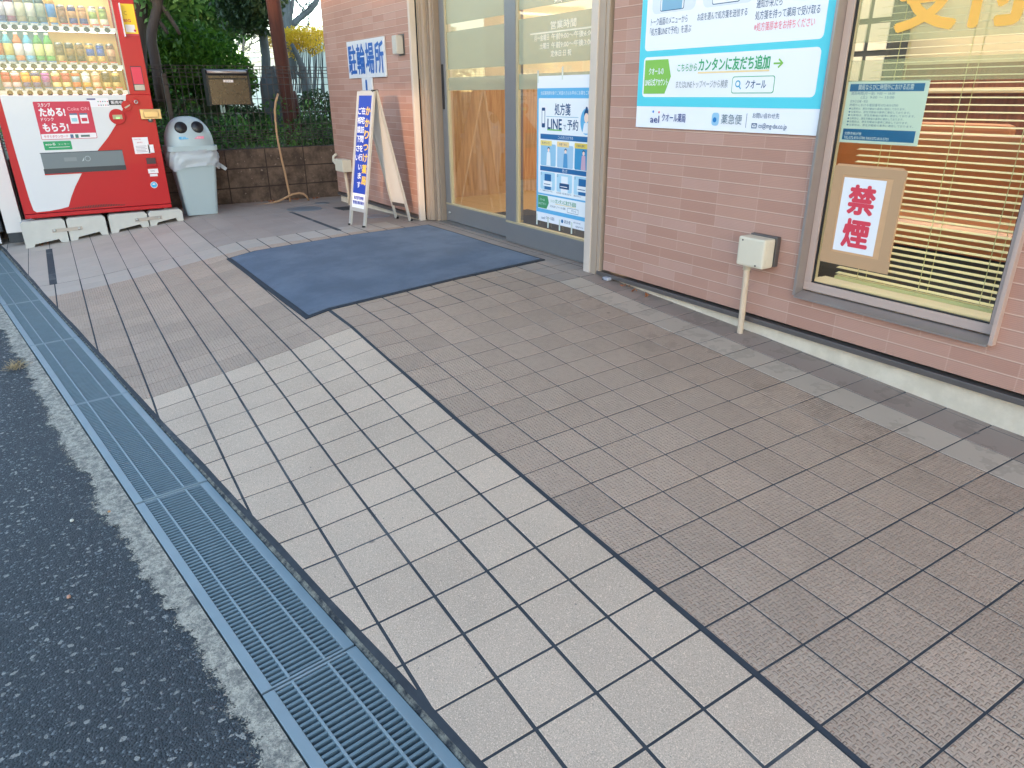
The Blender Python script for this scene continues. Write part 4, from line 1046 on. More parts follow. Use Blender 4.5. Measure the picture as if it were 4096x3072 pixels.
q = MB(); P_ = Panel(q, (XF+.0016, 0, 0), (0, 1, 0), (0, 0, 1))
P_.rect(vy(.425), vz(.892), vy(.572), vz(.955), ww, 0)
for i in range(10): P_.circ(vy(.50)+(i % 5)*.017, vz(.905)+(i//5)*.028, .0045, (cr_, NV, gg)[i % 3], 1, 10)
P_.rect(vy(.425), vz(.944), vy(.485), vz(.955), flat((80, 80, 130)), 1)
P_.rect(vy(.573), vz(.905), vy(.680), vz(.942), 'black', 1); P_.text('販売中', vy(.628), vz(.912), .024, ww, 2, 'c', w=.085, bold=.02)
q.build('payment_label', vm)
# delivery flap
q = MB(); a, b, c_, d_ = vy(.030), vz(.406), vy(.600), vz(.570)
q.box((XF+.0008, a, b), (XF+.006, c_, b+.008), 'red'); q.box((XF+.0008, a, d_-.005), (XF+.004, c_, d_), 'dgrey')
q.box((XF+.0008, a, b+.0082), (XF+.003, c_, b+.048), flat((48, 52, 60))); q.box((XF+.0008, a+.004, b+.0482), (XF+.005, c_-.004, d_-.0052), flat((112, 120, 124)), .001)
P_ = Panel(q, (XF+.0056, 0, 0), (0, 1, 0), (0, 0, 1)); P_.circ(a+.33, b+.115, .021, flat((168, 176, 180)), 1, 24); P_.circ(a+.33, b+.115, .017, flat((112, 120, 124)), 2, 24); P_.poly([(a+.285, b+.095), (a+.305, b+.125), (a+.30, b+.10)], flat((190, 196, 198)), 1)
P_.rect(a+.16, b+.10, a+.25, b+.13, flat((130, 136, 138)), 1)
q.build('delivery_flap', vm)
def disc(u, v, r, d, m, name, inner=None):
    q = MB(); q.lathe((XF-.001, u, v), (1, 0, 0), [(0, r), (d*.7, r), (d, r-.003)], m, 28, False)
    if inner: inner(q, u, v, d)
    return q.build(name, vm)
redp = 'red'
def scr(q, u, v, d): q.box((XF+d-.001, u-.036, v-.018), (XF+d+.0015, u+.036, v+.016), flat((178, 166, 130)), .001); q.box((XF+d+.0015, u-.012, v-.014), (XF+d+.002, u+.012, v-.006), mat('lcd_green', (90, 210, 90), .4, emit=((90, 220, 90), .6)))
disc(vy(.612), vz(.818), .062, .016, redp, 'price_display', scr)
def lev(q, u, v, d): q.prism([(XF+d, u-.022, v-.012), (XF+d, u+.026, v+.012), (XF+d, u+.02, v+.0), (XF+d, u-.014, v-.02)], (.008, 0, 0), 'alu')
disc(vy(.694), vz(.898), .040, .014, redp, 'return_lever', lev)
def slot(q, u, v, d): q.lathe((XF+d-.002, u, v), (1, 0, 0), [(0, .016), (.004, .015), (.0042, .009), (.001, .008)], 'steel_l', 20)
disc(vy(.766), vz(.926), .027, .012, redp, 'coin_slot', slot)
q = MB(); q.box((XF-.012, vy(.778), vz(.795)), (XF+.03, vy(.932), vz(.872)), 'steel', .004); q.box((XF+.0302, vy(.800), vz(.808)), (XF+.044, vy(.912), vz(.860)), 'steel', .006); q.lathe((XF+.004, vy(.845), vz(.790)), (1, 0, 0), [(0, .02), (.012, .02)], 'steel_l', 16); q.build('lock_box', vm)
q = MB(); P_ = Panel(q, (XF+.0016, 0, 0), (0, 1, 0), (0, 0, 1))
P_.rect(vy(.686), vz(.532), vy(.800), vz(.659), ww, 0); P_.rect(vy(.79), vz(.536), vy(.832), vz(.600), ww, 0); P_.text('Coca-Cola', vy(.695), vz(.640), .012, cr_, 1, w=.055)
P_.text('故障の際は', vy(.715), vz(.615), .010, cr_, 1, w=.045)
for i in range(5): P_.rect(vy(.70), vz(.590-i*.011), vy(.78-.01*(i % 2)), vz(.593-i*.011), flat((150, 140, 146)), 1)
q.build('service_sticker', vm)
q = MB(); P_ = Panel(q, (XF+.0016, 0, 0), (0, 1, 0), (0, 0, 1))
P_.rect(vy(.756), vz(.375), vy(.832), vz(.410), ww, 0); P_.text('ON', vy(.775), vz(.388), .012, flat((120, 120, 124)), 1, w=.03); q.build('sticker', vm)
q = MB(); P_ = Panel(q, (XF+.0016, 0, 0), (0, 1, 0), (0, 0, 1)); P_.rect(vy(.764), vz(.350), vy(.822), vz(.370), ww, 0)
q.build('sticker', vm)
q = MB(); P_ = Panel(q, (XF+.0016, 0, 0), (0, 1, 0), (0, 0, 1))
P_.circ(vy(.780), vz(.282), .028, ww, 0, 28); P_.circ(vy(.780), vz(.282), .024, flat((70, 170, 216)), 1, 28); P_.circ(vy(.780), vz(.288), .012, ww, 2, 18, .006)
q.build('round_sticker', vm)
q = MB(); q.box((XF+.0008, vy(.752), vz(.428)), (XF+.014, vy(.832), vz(.500)), 'red', .006); q.box((XF+.0142, vy(.757), vz(.450)), (XF+.0152, vy(.827), vz(.498)), flat((70, 44, 50)), .0004); q.build('change_cup', vm)
q = MB(); pz = [pt(x/3.16, y/3.16, X=XF) for x, y in ((1640, 835), (1780, 835), (1830, 1145), (1690, 1145))]
ya, yb, zt, zb_ = pz[0].y, pz[1].y, pz[0].z, pz[2].z
q.box((XF+.0008, ya, zb_), (XF+.003, yb, zt), 'dgrey'); q.box((XF+.0032, ya+.004, zb_+.05), (XF+.0045, yb-.004, zt-.006), flat((226, 60, 84))); q.box((XF+.0032, ya+.006, zb_+.003), (XF+.006, yb-.002, zb_+.046), 'alu', .001)
q.build('note_panel', vm)
q = MB(); fz = [pt(x/3.16, y/3.16, X=XF+.05) for x, y in ((1600, 40), (1690, 45), (1760, 455), (1590, 460))]
q.box((XF+.0008, fz[3].y-.004, fz[3].z), (XF+.055, fz[3].y+.002, fz[0].z), ww)
P_ = Panel(q, (XF+.0015, 0, 0), (0, 1, 0), (0, 0, 1)); ye = flat((246, 206, 44)); y0_, y1_, z0_, z1_ = fz[3].y+.004, Y1-.006, fz[3].z+.01, fz[0].z
P_.rect(y0_, z0_, y1_, z1_, ye, 0); P_.rect(y0_+.012, z0_+.025, y1_-.02, z0_+.08, ww, 1); P_.rect(y0_, z0_, y1_, z0_+.014, cr_, 1); P_.text('C', y0_+.02, z0_+.15, .03, flat((200, 150, 40)), 1, w=.02, bold=.02); P_.text('BIG', y0_+.01, z0_+.10, .022, cr_, 1, w=.05, bold=.03); P_.circ(y1_-.022, z0_+.038, .009, cr_, 2)
q.build('flag_sticker', vm)
q = MB()
for i in range(34): y = vy(.14)+i*vy(.40)/34; h = .010*math.sin(math.pi*(i+.5)/34)+.004; q.box((XF+.0008, y, vz(.136)), (XF+.0014, y+.007, vz(.136)+h*1.6), 'black')
q.build('vents', vm)
# display
q = MB(); q.box((XF-.245, wy0, wz0), (XF-.2402, wy1, wz1), flat((226, 190, 120))); q.box((XF-.2400, wy0, wz0), (XF-.238, vy(.28), wz1), flat((120, 176, 200))); q.build('display_back', vm)
def zz1(a, b, X=XF-.03): return pt(a/3.16, b/3.16, X=X)
shelfz = [zz1(0, 1165).z, zz1(0, 835).z, zz1(0, 335).z]
ww2 = mat('shelf_white', (222, 222, 226), .35)
rows = [zz1(800, 1170), zz1(800, 840), zz1(800, 360)]
C2 = lambda *c: [flat(x) for x in c]
can_cols = [[((176, 40, 60), (214, 190, 200)), ((176, 40, 60), (214, 190, 200)), ((240, 150, 60), (50, 60, 130)), ((240, 150, 60), (50, 60, 130)), ((150, 60, 160), (60, 50, 120)), ((170, 60, 70), (226, 206, 150)), ((170, 60, 70), (226, 206, 150)), ((130, 160, 180), (200, 90, 60)), ((206, 214, 220), (220, 150, 70)), ((214, 140, 110), (226, 190, 160)), ((40, 36, 40), (200, 170, 110)), ((40, 36, 40), (200, 170, 110))],
            [((70, 160, 186), (210, 110, 70)), ((90, 176, 196), (206, 190, 110)), ((216, 120, 80), (230, 220, 220)), ((80, 170, 210), (230, 236, 240)), ((70, 150, 80), (220, 226, 150)), ((80, 160, 80), (226, 230, 160)), ((110, 90, 60), (190, 160, 100)), ((150, 110, 60), (60, 50, 46)), ((140, 100, 56), (60, 46, 40)), ((40, 80, 170), (220, 170, 90)), ((40, 80, 170), (220, 170, 90)), ((226, 170, 140), (120, 70, 60))],
            [((60, 70, 120), (200, 200, 210)), ((120, 60, 90), (220, 210, 214)), ((150, 140, 110), (200, 200, 170)), ((120, 130, 110), (214, 214, 200)), ((70, 90, 90), (150, 160, 140)), ((206, 160, 70), (70, 130, 190)), ((150, 110, 70), (110, 80, 60)), ((190, 140, 90), (60, 60, 120)), ((190, 140, 90), (60, 60, 120)), ((150, 170, 80), (226, 230, 200)), ((150, 170, 80), (226, 230, 200))]]
pitch = [(1520-125)/11, (1455-45)/11, (1355-60)/10]; base = [125, 45, 60]
for r_ in range(3):
    zc = rows[r_].z; q = MB()
    q.box((XF-.22, wy0+.002, zc-.016), (XF-.045, wy1-.002, zc+.016), ww2, .006)
    q.build('shelf', vm)
    for i, (c1, c2) in enumerate(can_cols[r_]):
        px = base[r_]+pitch[r_]*i
        y = zz1(px, (1165, 840, 355)[r_]).y
        if y < wy0+.02: continue
        bt_ = MB(); pr = MB(); PP = Panel(pr, (XF-.0440, 0, 0), (0, 1, 0), (0, 0, 1))
        bt_.lathe((XF-.0452, y, zc-.002), (1, 0, 0), [(0, .021), (.004, .019), (.0042, .016), (.002, .014)], 'dgrey', 16)
        hot = i >= (9 if r_ == 0 else 6)
        pr.box((XF-.052, y-.024, zc+.018), (XF-.0445, y+.024, zc+.040), ww2)
        PP.rect(y-.024, zc+.031, y+.024, zc+.040, flat((206, 70, 70)) if hot else flat((60, 120, 180)), 0)
        PP.text(('160円', '110円', '130円', '150円')[(i+r_) % 4], y, zc+.019, .011, 'dgrey', 1, 'c', w=.036)
        bt_.build('button', vm); pr.build('price_tag', vm)
        cb = MB(); tall = (r_ == 1 and i < 6) or (r_ == 2 and i < 6); R_ = .033 if tall else .0305; zb2 = zc+.042; hh = .20 if tall else .135
        if r_ == 0: hh = .118
        if r_ == 2: hh = .22 if tall else .13
        ya_ = y-.004; ca = (XF-.11, ya_, zb2)
        m1, m2 = flat(c1, .3), flat(c2, .3)
        if tall:
            cb.lathe(ca, (0, 0, 1), [(0, R_*.9), (.006, R_), (hh*.18, R_)], m1, 14); cb.lathe((ca[0], ca[1], zb2+hh*.18), (0, 0, 1), [(0, R_*1.01), (hh*.42, R_*1.01)], m2, 14)
            cb.lathe((ca[0], ca[1], zb2+hh*.60), (0, 0, 1), [(0, R_), (hh*.10, R_*.95), (hh*.28, R_*.42), (hh*.32, R_*.42)], m1, 14); cb.lathe((ca[0], ca[1], zb2+hh*.92), (0, 0, 1), [(0, R_*.48), (hh*.08, R_*.46)], ww2, 12)
        else:
            cb.lathe(ca, (0, 0, 1), [(0, R_*.86), (.004, R_), (hh*.30, R_)], m2, 14); cb.lathe((ca[0], ca[1], zb2+hh*.30), (0, 0, 1), [(0, R_), (hh*.38, R_)], m1, 14); cb.lathe((ca[0], ca[1], zb2+hh*.68), (0, 0, 1), [(0, R_), (hh*.2, R_)], m2 if i % 2 else m1, 14)
            cb.lathe((ca[0], ca[1], zb2+hh*.88), (0, 0, 1), [(0, R_), (hh*.06, R_*.88), (hh*.12, R_*.86)], 'steel_l', 14)
        cb.build('sample_bottle' if tall else 'sample_can', vm)
led = mat('display_led', (255, 244, 226), .5, emit=((255, 240, 214), .9))
q = MB(); q.box((XF-.12, wy0+.02, wz1-.03), (XF-.05, wy1-.02, wz1-.012), led); q.build('display_lamp', vm)
for r_ in (0, 1, 2):
    zc = rows[r_].z; q = MB(); q.box((XF-.075, wy0+.02, zc-.0215), (XF-.060, wy1-.02, zc-.0165), led); q.build('display_lamp', vm)
q = MB(); q.box((XF-.018, wy0+.001, wz0+.001), (XF-.015, wy1-.001, wz1-.001), 'acryl'); q.build('clear_cover', vm)
q = MB(); q.box((XF-.034, wy1-.009, wz0+.0005), (XF-.0005, wy1-.0005, wz1), 'alu'); q.build('cover_edge', vm)
for y in (Y0+.05, Y1-.05):
    for x in (XF-.06, XF-.5):
        q = MB(); q.lathe((x, y, Z0+.05), (0, 0, -1), [(0, .012), (.055, .012), (.056, .022), (.07, .022)], 'steel_l', 12); q.build('foot', vm)

# plastic support blocks under the machine
def sblock(y0, y1, zl, zr, lab):
    t = thing('support_block', lab, 'support block', (XF, (y0+y1)/2, zl), 'plastic support blocks under the vending machine')
    ym = y0+(y1-y0)*.52; x1 = XF+.03; x0 = XF-.10; zt = Z0-.022+.006
    for a, b, z_a in ((y0, ym-.006, zl), (ym+.006, y1, (zl+zr)/2)):
        q = MB()
        zl2 = min(gh(x1, a), gh(x1, b)); zr2 = zl2
        nt_ = .03; L_ = b-a
        q.prism([(x1, a, gh(x1, a)), (x1, a+L_*.18, gh(x1, a)), (x1, a+L_*.22, gh(x1, a)+nt_), (x1, a+L_*.78, gh(x1, b)+nt_), (x1, a+L_*.82, gh(x1, b)), (x1, b, gh(x1, b)), (x1, b, zt-.02), (x1, b-.02, zt), (x1, a+.02, zt), (x1, a, zt-.02)], (-(x1-x0), 0, 0), 'conc')
        q.build('block', t)
    zz = (gh(x1, ym)+zt)/2+.004
    q = MB(); q.prism([(x1+.0005, ym-.11, zz-.016), (x1+.0005, ym+.11, zz-.010), (x1+.0005, ym+.11, zz+.018), (x1+.0005, ym-.11, zz+.012)], (.004, 0, 0), 'alu'); q.build('tie_plate', t)
    for s_ in (-.09, .09):
        q = MB(); q.lathe((x1+.0045, ym+s_, zz+.001), (1, 0, 0), [(0, .011), (.004, .010), (.006, .006)], 'steel_l', 12); q.build('bolt', t)
sblock(vy(-.215), vy(.368), -.18, -.12, 'left pale plastic support block under the vending machine')
sblock(vy(.392), vy(.955), -.12, -.08, 'right pale plastic support block under the machine, beside the bin')

# white cabinet at the very edge
t = thing('white_cabinet', 'pinkish white cabinet side standing left of the vending machine', 'cabinet', (-7.5, -.3, -.1))
q = MB(); q.box((-7.85, -.34, -.09), (-7.28, -.215, 1.9), 'pinkwhite', .004); q.build('body', t)
q = MB(); q.box((-7.3, -.335, -.17), (-7.27, -.22, -.0905), 'dgrey'); q.build('foot', t)
t = thing('grey_box', 'dark grey housing at the far left edge beside the white cabinet', 'box', (-7.6, -.5, -.1))
q = MB(); q.box((-7.9, -.95, -.10), (-7.45, -.37, 1.5), 'dgrey', .01); q.build('body', t)
q = MB(); q.box((-7.46, -.93, -.19), (-7.42, -.40, -.1005), 'mwhite', .004); q.build('plinth', t)

# recycling bin
t = thing('recycling_bin', 'pale grey domed recycling bin with two round holes and a clear bag', 'bin', (-7.3, 1.18, -.12))
bx, by = -7.30, 1.205; zg = gh(bx+.12, by)
def rr_box(mb, z0, z1, w0, w1, d0, d1, m, r=.05, n=5, xs=0.0):
    V = []; F = []
    for z, w_, d_ in ((z0, w0, d0), (z1, w1, d1)):
        for cx_, cy_, a in ((1, -1, -90), (1, 1, 0), (-1, 1, 90), (-1, -1, 180)):
            for i in range(n+1):
                q_ = R(a+90*i/n); V.append((bx+cx_*(d_-r)+r*math.cos(q_), by+cy_*(w_-r)+r*math.sin(q_), z))
    k_ = 4*(n+1)
    F = [(i, (i+1) % k_, k_+(i+1) % k_, k_+i) for i in range(k_)]+[tuple(reversed(range(k_))), tuple(range(k_, 2*k_))]
    mb.add(V, F, m, False)
q = MB(); rr_box(q, zg+.004, zg+.545, .135, .185, .115, .155, 'bin', .03); 
q.build('body', t)
q = MB(); q.prism([(bx+.1165, by-.085, zg+.06), (bx+.1165, by+.085, zg+.06), (bx+.1495, by+.105, zg+.48), (bx+.1495, by-.105, zg+.48)], (.004, 0, 0), 'bin'); q.build('front_rib', t)
q = MB(); rr_box(q, zg+.575, zg+.615, .212, .212, .178, .178, 'bin', .05)
q.build('rim', t)
q = MB(); V = []; F = []; n1, n2 = 14, 24; ax_, ay_, az_ = .172, .207, .250
for i in range(n1+1):
    th = math.pi/2*i/n1
    for j in range(n2):
        ph = 2*math.pi*j/n2; s_ = lambda v: math.copysign(abs(v)**.75, v)
        V.append((bx+ax_*s_(math.cos(ph))*math.cos(th)**.8, by+ay_*s_(math.sin(ph))*math.cos(th)**.8, zg+.6152+az_*math.sin(th)))
for i in range(n1):
    for j in range(n2): F.append((i*n2+j, i*n2+(j+1) % n2, (i+1)*n2+(j+1) % n2, (i+1)*n2+j))
q.add(V, F, 'bin', True); q.build('lid', t)
for j, s_ in enumerate((-.068, .068)):
    q = MB(); q.lathe((bx+.082, by+s_, zg+.754), (.93, 0, .36), [(0, .053), (.055, .053), (.062, .050)], 'black', 22); q.build('hole', t)
q = MB(); P_ = Panel(q, (bx+.163, by, zg+.688), (0, 1, 0), (-.25, 0, 1))
P_.rrect(-.105, -.012, -.015, .010, .006, flat((90, 170, 214)), 1); P_.rrect(.015, -.012, .105, .010, .006, flat((222, 130, 150)), 1); P_.text('ボトル', -.06, -.006, .012, ww, 2, 'c', w=.05); P_.text('カン', .06, -.006, .012, ww, 2, 'c', w=.035); q.build('labels', t)
q = MB(); V = []; F = []; n1, n2 = 7, 56; rb = random.Random(4)
for i in range(n1+1):
    z = zg+.585-.16*i/n1
    for j in range(n2):
        a = 2*math.pi*j/n2; ww_ = .006*math.sin(a*13+i)+.005*math.sin(a*7+2*i)+rb.uniform(-.003, .003)+.010*math.sin(math.pi*i/n1)
        c_, s__ = math.cos(a), math.sin(a); sx = math.copysign(abs(c_)**.45, c_); sy = math.copysign(abs(s__)**.45, s__)
        V.append((bx+sx*(.176+ww_), by+sy*(.208+ww_), z+.02*math.sin(a*3+1)*(i/n1)))
for i in range(n1):
    for j in range(n2): F.append((i*n2+j, i*n2+(j+1) % n2, (i+1)*n2+(j+1) % n2, (i+1)*n2+j))
q.add(V, F, 'bag', True)
q.add([(bx+.1, by+.205, zg+.47), (bx+.14, by+.27, zg+.41), (bx+.12, by+.255, zg+.385), (bx+.09, by+.215, zg+.42), (bx+.05, by+.21, zg+.46)], [(0, 1, 2, 3), (0, 3, 4)], 'bag', True)
q.build('bag', t)

# cleanout lids and grating by the corner
for (x, y, r_, lab) in ((-7.30, 2.38, .075, 'far small round metal lid set in the paving near the outlet pipe'), (-6.95, 2.09, .165, 'largest round metal lid in the paving between the bin and the blue sign'), (-5.98, 2.44, .11, 'round metal lid in the paving under the A-frame sign')):
    q = MB(); z_ = gh(x, y)+.0035; q.lathe((x, y, z_-.004), (0, 0, 1), [(0, r_), (.005, r_), (.006, r_-.004)], 'disc', 32, False)
    q.lathe((x, y, z_+.002), (0, 0, 1), [(0, r_*.82), (.0008, r_*.82)], 'disc', 32, False)
    tag(q.build('manhole_cover', origin=(x, y, z_)), lab, 'manhole cover', 'round metal lids set in the paving')
q = MB(); z_ = gh(-6.72, 2.42)
for i in range(9): q.box((-6.83+i*.027, 2.35, z_), (-6.815+i*.027, 2.55, z_+.006), 'dgrey')
q.box((-6.845, 2.34, z_-.001), (-6.60, 2.56, z_+.0025), 'black'); tag(q.build('floor_grating', origin=(-6.72, 2.45, z_)), 'small dark rectangular grating behind the blue A-frame sign', 'grating')
# ------------------------------------------------------------ back boundary: block wall, fence, mailbox, hose
XB = -7.80
q = MB(); WT = .462
q.box((XB-.12, -6, -.35), (XB, 2.598, WT), 'block'); q.box((XB-.12, 2.5982, -.35), (XB-.005, 9, WT-.002), 'block')
tag(q.build('block_wall', origin=(XB, 1.5, -.1)), 'low weathered brown concrete block wall behind the bin', 'wall')
fc = thing('mesh_fence', 'dark wire mesh fence standing on the brown block wall', 'fence', (XB-.04, 1.5, WT))
XW = XB-.045; FT = 1.235
q = MB()
def wire(mb, a, b, r): mb.tube([a, b], r, 'wire', 5, False)
zsH = [FT, FT-.030, FT-.060, FT-.10, FT-.165, FT-.30, FT-.43, FT-.55, FT-.60, FT-.625, FT-.65, FT-.675, FT-.70]
for z in zsH: wire(q, (XW+.004, -.6, z), (XW+.004, 4.8, z), .0034)
y = -.6
while y < 4.8: wire(q, (XW, y, WT+.01), (XW, y, FT), .0030); y += .058
q.build('mesh', fc)
for y in (-.5, 1.18, 2.9, 4.6):
    q = MB(); q.box((XW-.045, y-.02, WT-.05), (XW-.008, y+.02, FT-.07), 'wire', .004); q.build('post', fc)

mb_ = thing('mailbox', 'black and bronze steel mailbox hung on the wire fence', 'mailbox', (-7.70, 1.71, 1.03))
q = MB(); mx = -7.60; y0, y1, z0, z1 = 1.512, 1.885, .884, 1.198
q.prism([(mx, y0+.001, z0), (mx, y0+.001, z1-.05), (mx-.02, y0+.001, z1-.012), (mx-.05, y0+.001, z1), (mx-.15, y0+.001, z1), (mx-.15, y0+.001, z0)], (0, y1-y0-.002, 0), 'black'); q.build('body', mb_)
for a in (y0-.012, y1-.004):
    q = MB(); q.prism([(mx+.006, a, z0-.006), (mx+.006, a, z1-.045), (mx-.015, a, z1-.004), (mx-.05, a, z1+.006), (mx-.152, a, z1+.006), (mx-.152, a, z0-.006)], (0, .016, 0), 'black'); q.build('side_panel', mb_)
q = MB(); q.box((mx+.001, y0+.008, z0+.004), (mx+.0042, y1-.008, z0+.226), 'bronze', .001); q.build('door', mb_)
q = MB(); q.box((mx+.001, y0+.008, z0+.236), (mx+.005, y1-.008, z0+.258), 'bronze', .001); q.build('flap', mb_)
q = MB(); q.tube([(mx-.022, y0+.006, z1-.026), (mx-.022, y1-.006, z1-.026)], .018, 'alu', 12); q.build('hood', mb_)
q = MB(); P_ = Panel(q, (mx+.0048, 0, 0), (0, 1, 0), (0, 0, 1)); P_.rect(1.65, z0+.20, 1.742, z0+.222, ww, 0); P_.text('郵便受', 1.696, z0+.2035, .014, flat((150, 140, 130)), 1, 'c', w=.06); q.build('label', mb_)
q = MB(); q.lathe((mx-.06, y1+.012, z0+.12), (0, 1, 0), [(0, .012), (.014, .012)], 'black', 12); q.build('latch', mb_)

# hose: down the wall, and along its foot
pts = [(1035, 85, -7.72), (1005, 190, -7.70), (992, 300, -7.69), (1000, 430, -7.69), (1012, 560, -7.69), (1030, 690, -7.68), (1060, 840, -7.68), (1090, 980, -7.67), (1125, 1120, -7.66), (1155, 1270, -7.65), (1185, 1410, -7.64), (1198, 1515, -7.63)]
q = MB(); q.tube([pt(800+a/3.318, 350+b/3.318, X=x) for a, b, x in pts], .0105, 'hose', 10)
tag(q.build('garden_hose', origin=(-7.65, 2.1, -.08)), 'tan hose hanging down the block wall from the brown post', 'hose')
pts = [(255, 1605, -7.60), (420, 1595, -7.6), (600, 1580, -7.6), (800, 1560, -7.6), (950, 1535, -7.61), (1060, 1500, -7.61), (1150, 1455, -7.60), (1230, 1415, -7.60), (1310, 1400, -7.60), (1370, 1410, -7.60), (1415, 1445, -7.60), (1445, 1498, -7.61)]
q = MB(); q.tube([pt(800+a/3.318, 350+b/3.318, X=x) for a, b, x in pts], .0105, 'hose', 10)
tag(q.build('garden_hose', origin=(-7.6, 1.9, -.09)), 'tan hose lying along the foot of the block wall beside the bin', 'hose')

# ------------------------------------------------------------ garden beyond the fence
q = MB(); G0 = .44
def gg_(x, y): return G0 + .012*max(0, -x-9) + .03*math.sin(x*.7)*math.cos(y*.9)
nx, ny = 26, 20; V = []; F = []
for i in range(nx+1):
    for j in range(ny+1):
        x = XB-.12-(i/nx)**1.6*80; y = -30+60*j/ny; V.append((x, y, (.44 if i == 0 else gg_(x, y))))
for i in range(nx):
    for j in range(ny): F.append((i*(ny+1)+j, i*(ny+1)+j+1, (i+1)*(ny+1)+j+1, (i+1)*(ny+1)+j))
q.add(V, F, 'soil', True); tag(q.build('garden_ground'), kind='structure')

def leaves(mb, cen, rad, n, size, m, seed, shell=.55, squash=None, keep=None):
    r_ = random.Random(seed); cen = Vector(cen); V = []; F = []; k = len(mb.v); mi = mb.mi(m)
    for _ in range(n):
        while True:
            d = Vector((r_.uniform(-1, 1), r_.uniform(-1, 1), r_.uniform(-1, 1)))
            if shell < d.length <= 1: break
        p_ = Vector((cen.x+d.x*rad[0], cen.y+d.y*rad[1], cen.z+d.z*rad[2]))
        if keep and not keep(p_): continue
        a = Vector((r_.gauss(0, 1), r_.gauss(0, 1), r_.gauss(0, 1))).normalized(); b = a.orthogonal().normalized()
        s_ = size*r_.uniform(.6, 1.3)
        i = len(mb.v); mb.v += [p_-a*s_, p_+b*s_*.42, p_+a*s_, p_-b*s_*.42]; mb.f.append([i, i+1, i+2, i+3]); mb.m.append(mi)
def trunk(mb, pts, rs, m): mb.tube(pts, rs, m, 9)
def PT(px, py, X): return pt(px, py, X=X)
def Z1(a, b, X): return pt(500+a/4.424, b/4.424, X=X)
def Z2(a, b, X): return pt(900+a/4.424, b/4.424, X=X)

# clipped hedge
hd = thing('round_hedge', 'dense clipped dark green hedge rising behind the wire fence', 'hedge', (-10, 1.2, .45))
q = MB(); hx = -9.9
rh = random.Random(11)
for i in range(70):
    a = rh.uniform(-900, 2000); 
    topb = 590+ (0 if a < 1000 else ((a-1000)/1030)**2*560)
    b = rh.uniform(topb+110, 1500); X_ = hx+rh.uniform(-.35, .35)
    c = Z1(min(a, 1850), b, X_); leaves(q, c, (.34, .34, .24), 420, .034, 'leaf_h', 100+i, .6)
q.build('foliage', hd)
for y in (.2, .9, 1.6, 2.1): q = MB(); trunk(q, [(hx, y, .42), (hx+.05, y+.04, .8), (hx, y, 1.3)], [.03, .025, .015], 'bark'); q.build('stem', hd)
q = MB(); 
c0 = Z1(-700, 900, hx-.2); c1 = Z1(1500, 900, hx-.2)
q.box((hx-.45, c0.y, .5), (hx-.1, c1.y, 1.5), 'leaf_d'); q.build('core', hd)

def tree(lab, name, X, stems, crown, m, bark='bark', cat='tree', group='trees beyond the wire fence'):
    b = stems[0][0][0]; t = thing(name, lab, cat, (b.x, b.y, gg_(b.x, b.y)), group)
    q = MB()
    for pts_, rs in stems: trunk(q, pts_, rs, bark)
    q.build('trunk', t)
    if crown:
        q = MB()
        for i, (c, rad, n, s_) in enumerate(crown): leaves(q, c, rad, n, s_, m, int(c.y*1000)+i, .15)
        q.build('crown', t)
    return t
def down(p_, dx=0, dy=0): return Vector((p_.x+dx, p_.y+dy, gg_(p_.x, p_.y)-.02))
def St(f, X, L, r0, r1):
    P0 = [f(a, b, X) for a, b in L]; n = len(P0); return ([*P0], [r0+(r1-r0)*i/(n-1) for i in range(n)])
X1 = -8.9
tree('thick dark tree trunk seen just right of the vending machine edge', 'evergreen_tree', X1,
     [St(Z1, X1, [(270, 1900), (255, 1300), (240, 800), (225, 500), (240, 250), (245, 0), (240, -250), (250, -900)], .075, .085)],
     [(Z1(a, b, X1-.5), (.5, .55, .4), 700, .055) for a, b in ((100, -400), (400, -600), (-200, -500))], 'leaf')
X2 = -8.7
tree('slender forked grey tree standing in front of the hedge', 'evergreen_tree', X2,
     [St(Z1, X2, [(640, 1800), (570, 1300), (520, 1000), (470, 750), (470, 550), (520, 350), (575, 100), (600, -150), (620, -900)], .055, .045),
      St(Z1, X2, [(560, 340), (660, 450), (720, 540), (760, 600)], .022, .016), St(Z1, X2, [(590, 120), (500, 40), (430, -30), (350, -150)], .02, .012),
      St(Z1, X2, [(600, 60), (720, 200), (830, 370), (900, 480), (970, 610)], .024, .018)],
     [(Z1(a, b, X2-.3), (.5, .5, .35), 500, .05) for a, b in ((500, -250), (800, -300), (300, -150))], 'leaf')
X3 = -12.0
cr3 = []
rt = random.Random(21)
for i in range(44):
    a = rt.uniform(250, 1900); b = rt.uniform(-900, 420 if a > 1200 else 300)
    cr3.append((Z1(a, b, X3+rt.uniform(-.9, .9)), (.42, .42, .34), 260, .05))
for a, b in ((330, 480), (420, 400), (1480, 330), (1620, 430), (1720, 520), (1560, 560), (640, 560), (1100, 600), (1020, 150), (300, 250)): cr3.append((Z1(a, b, X3), (.30, .36, .28), 300, .045))
tree('leafy tree with forked dark stems rising above the middle of the hedge', 'evergreen_tree', X3,
     [St(Z1, X3, [(1330, 1700), (1310, 700), (1340, 560), (1390, 330), (1360, 100), (1310, -100), (1300, -700)], .06, .04),
      St(Z1, X3, [(1300, 720), (1230, 540), (1190, 330), (1150, 100), (1130, -100), (1100, -600)], .045, .035), St(Z1, X3, [(840, 1400), (820, 560), (810, 400), (740, 200), (690, 60), (600, -200)], .05, .03)],
     cr3, 'leaf')
X4 = -10.6
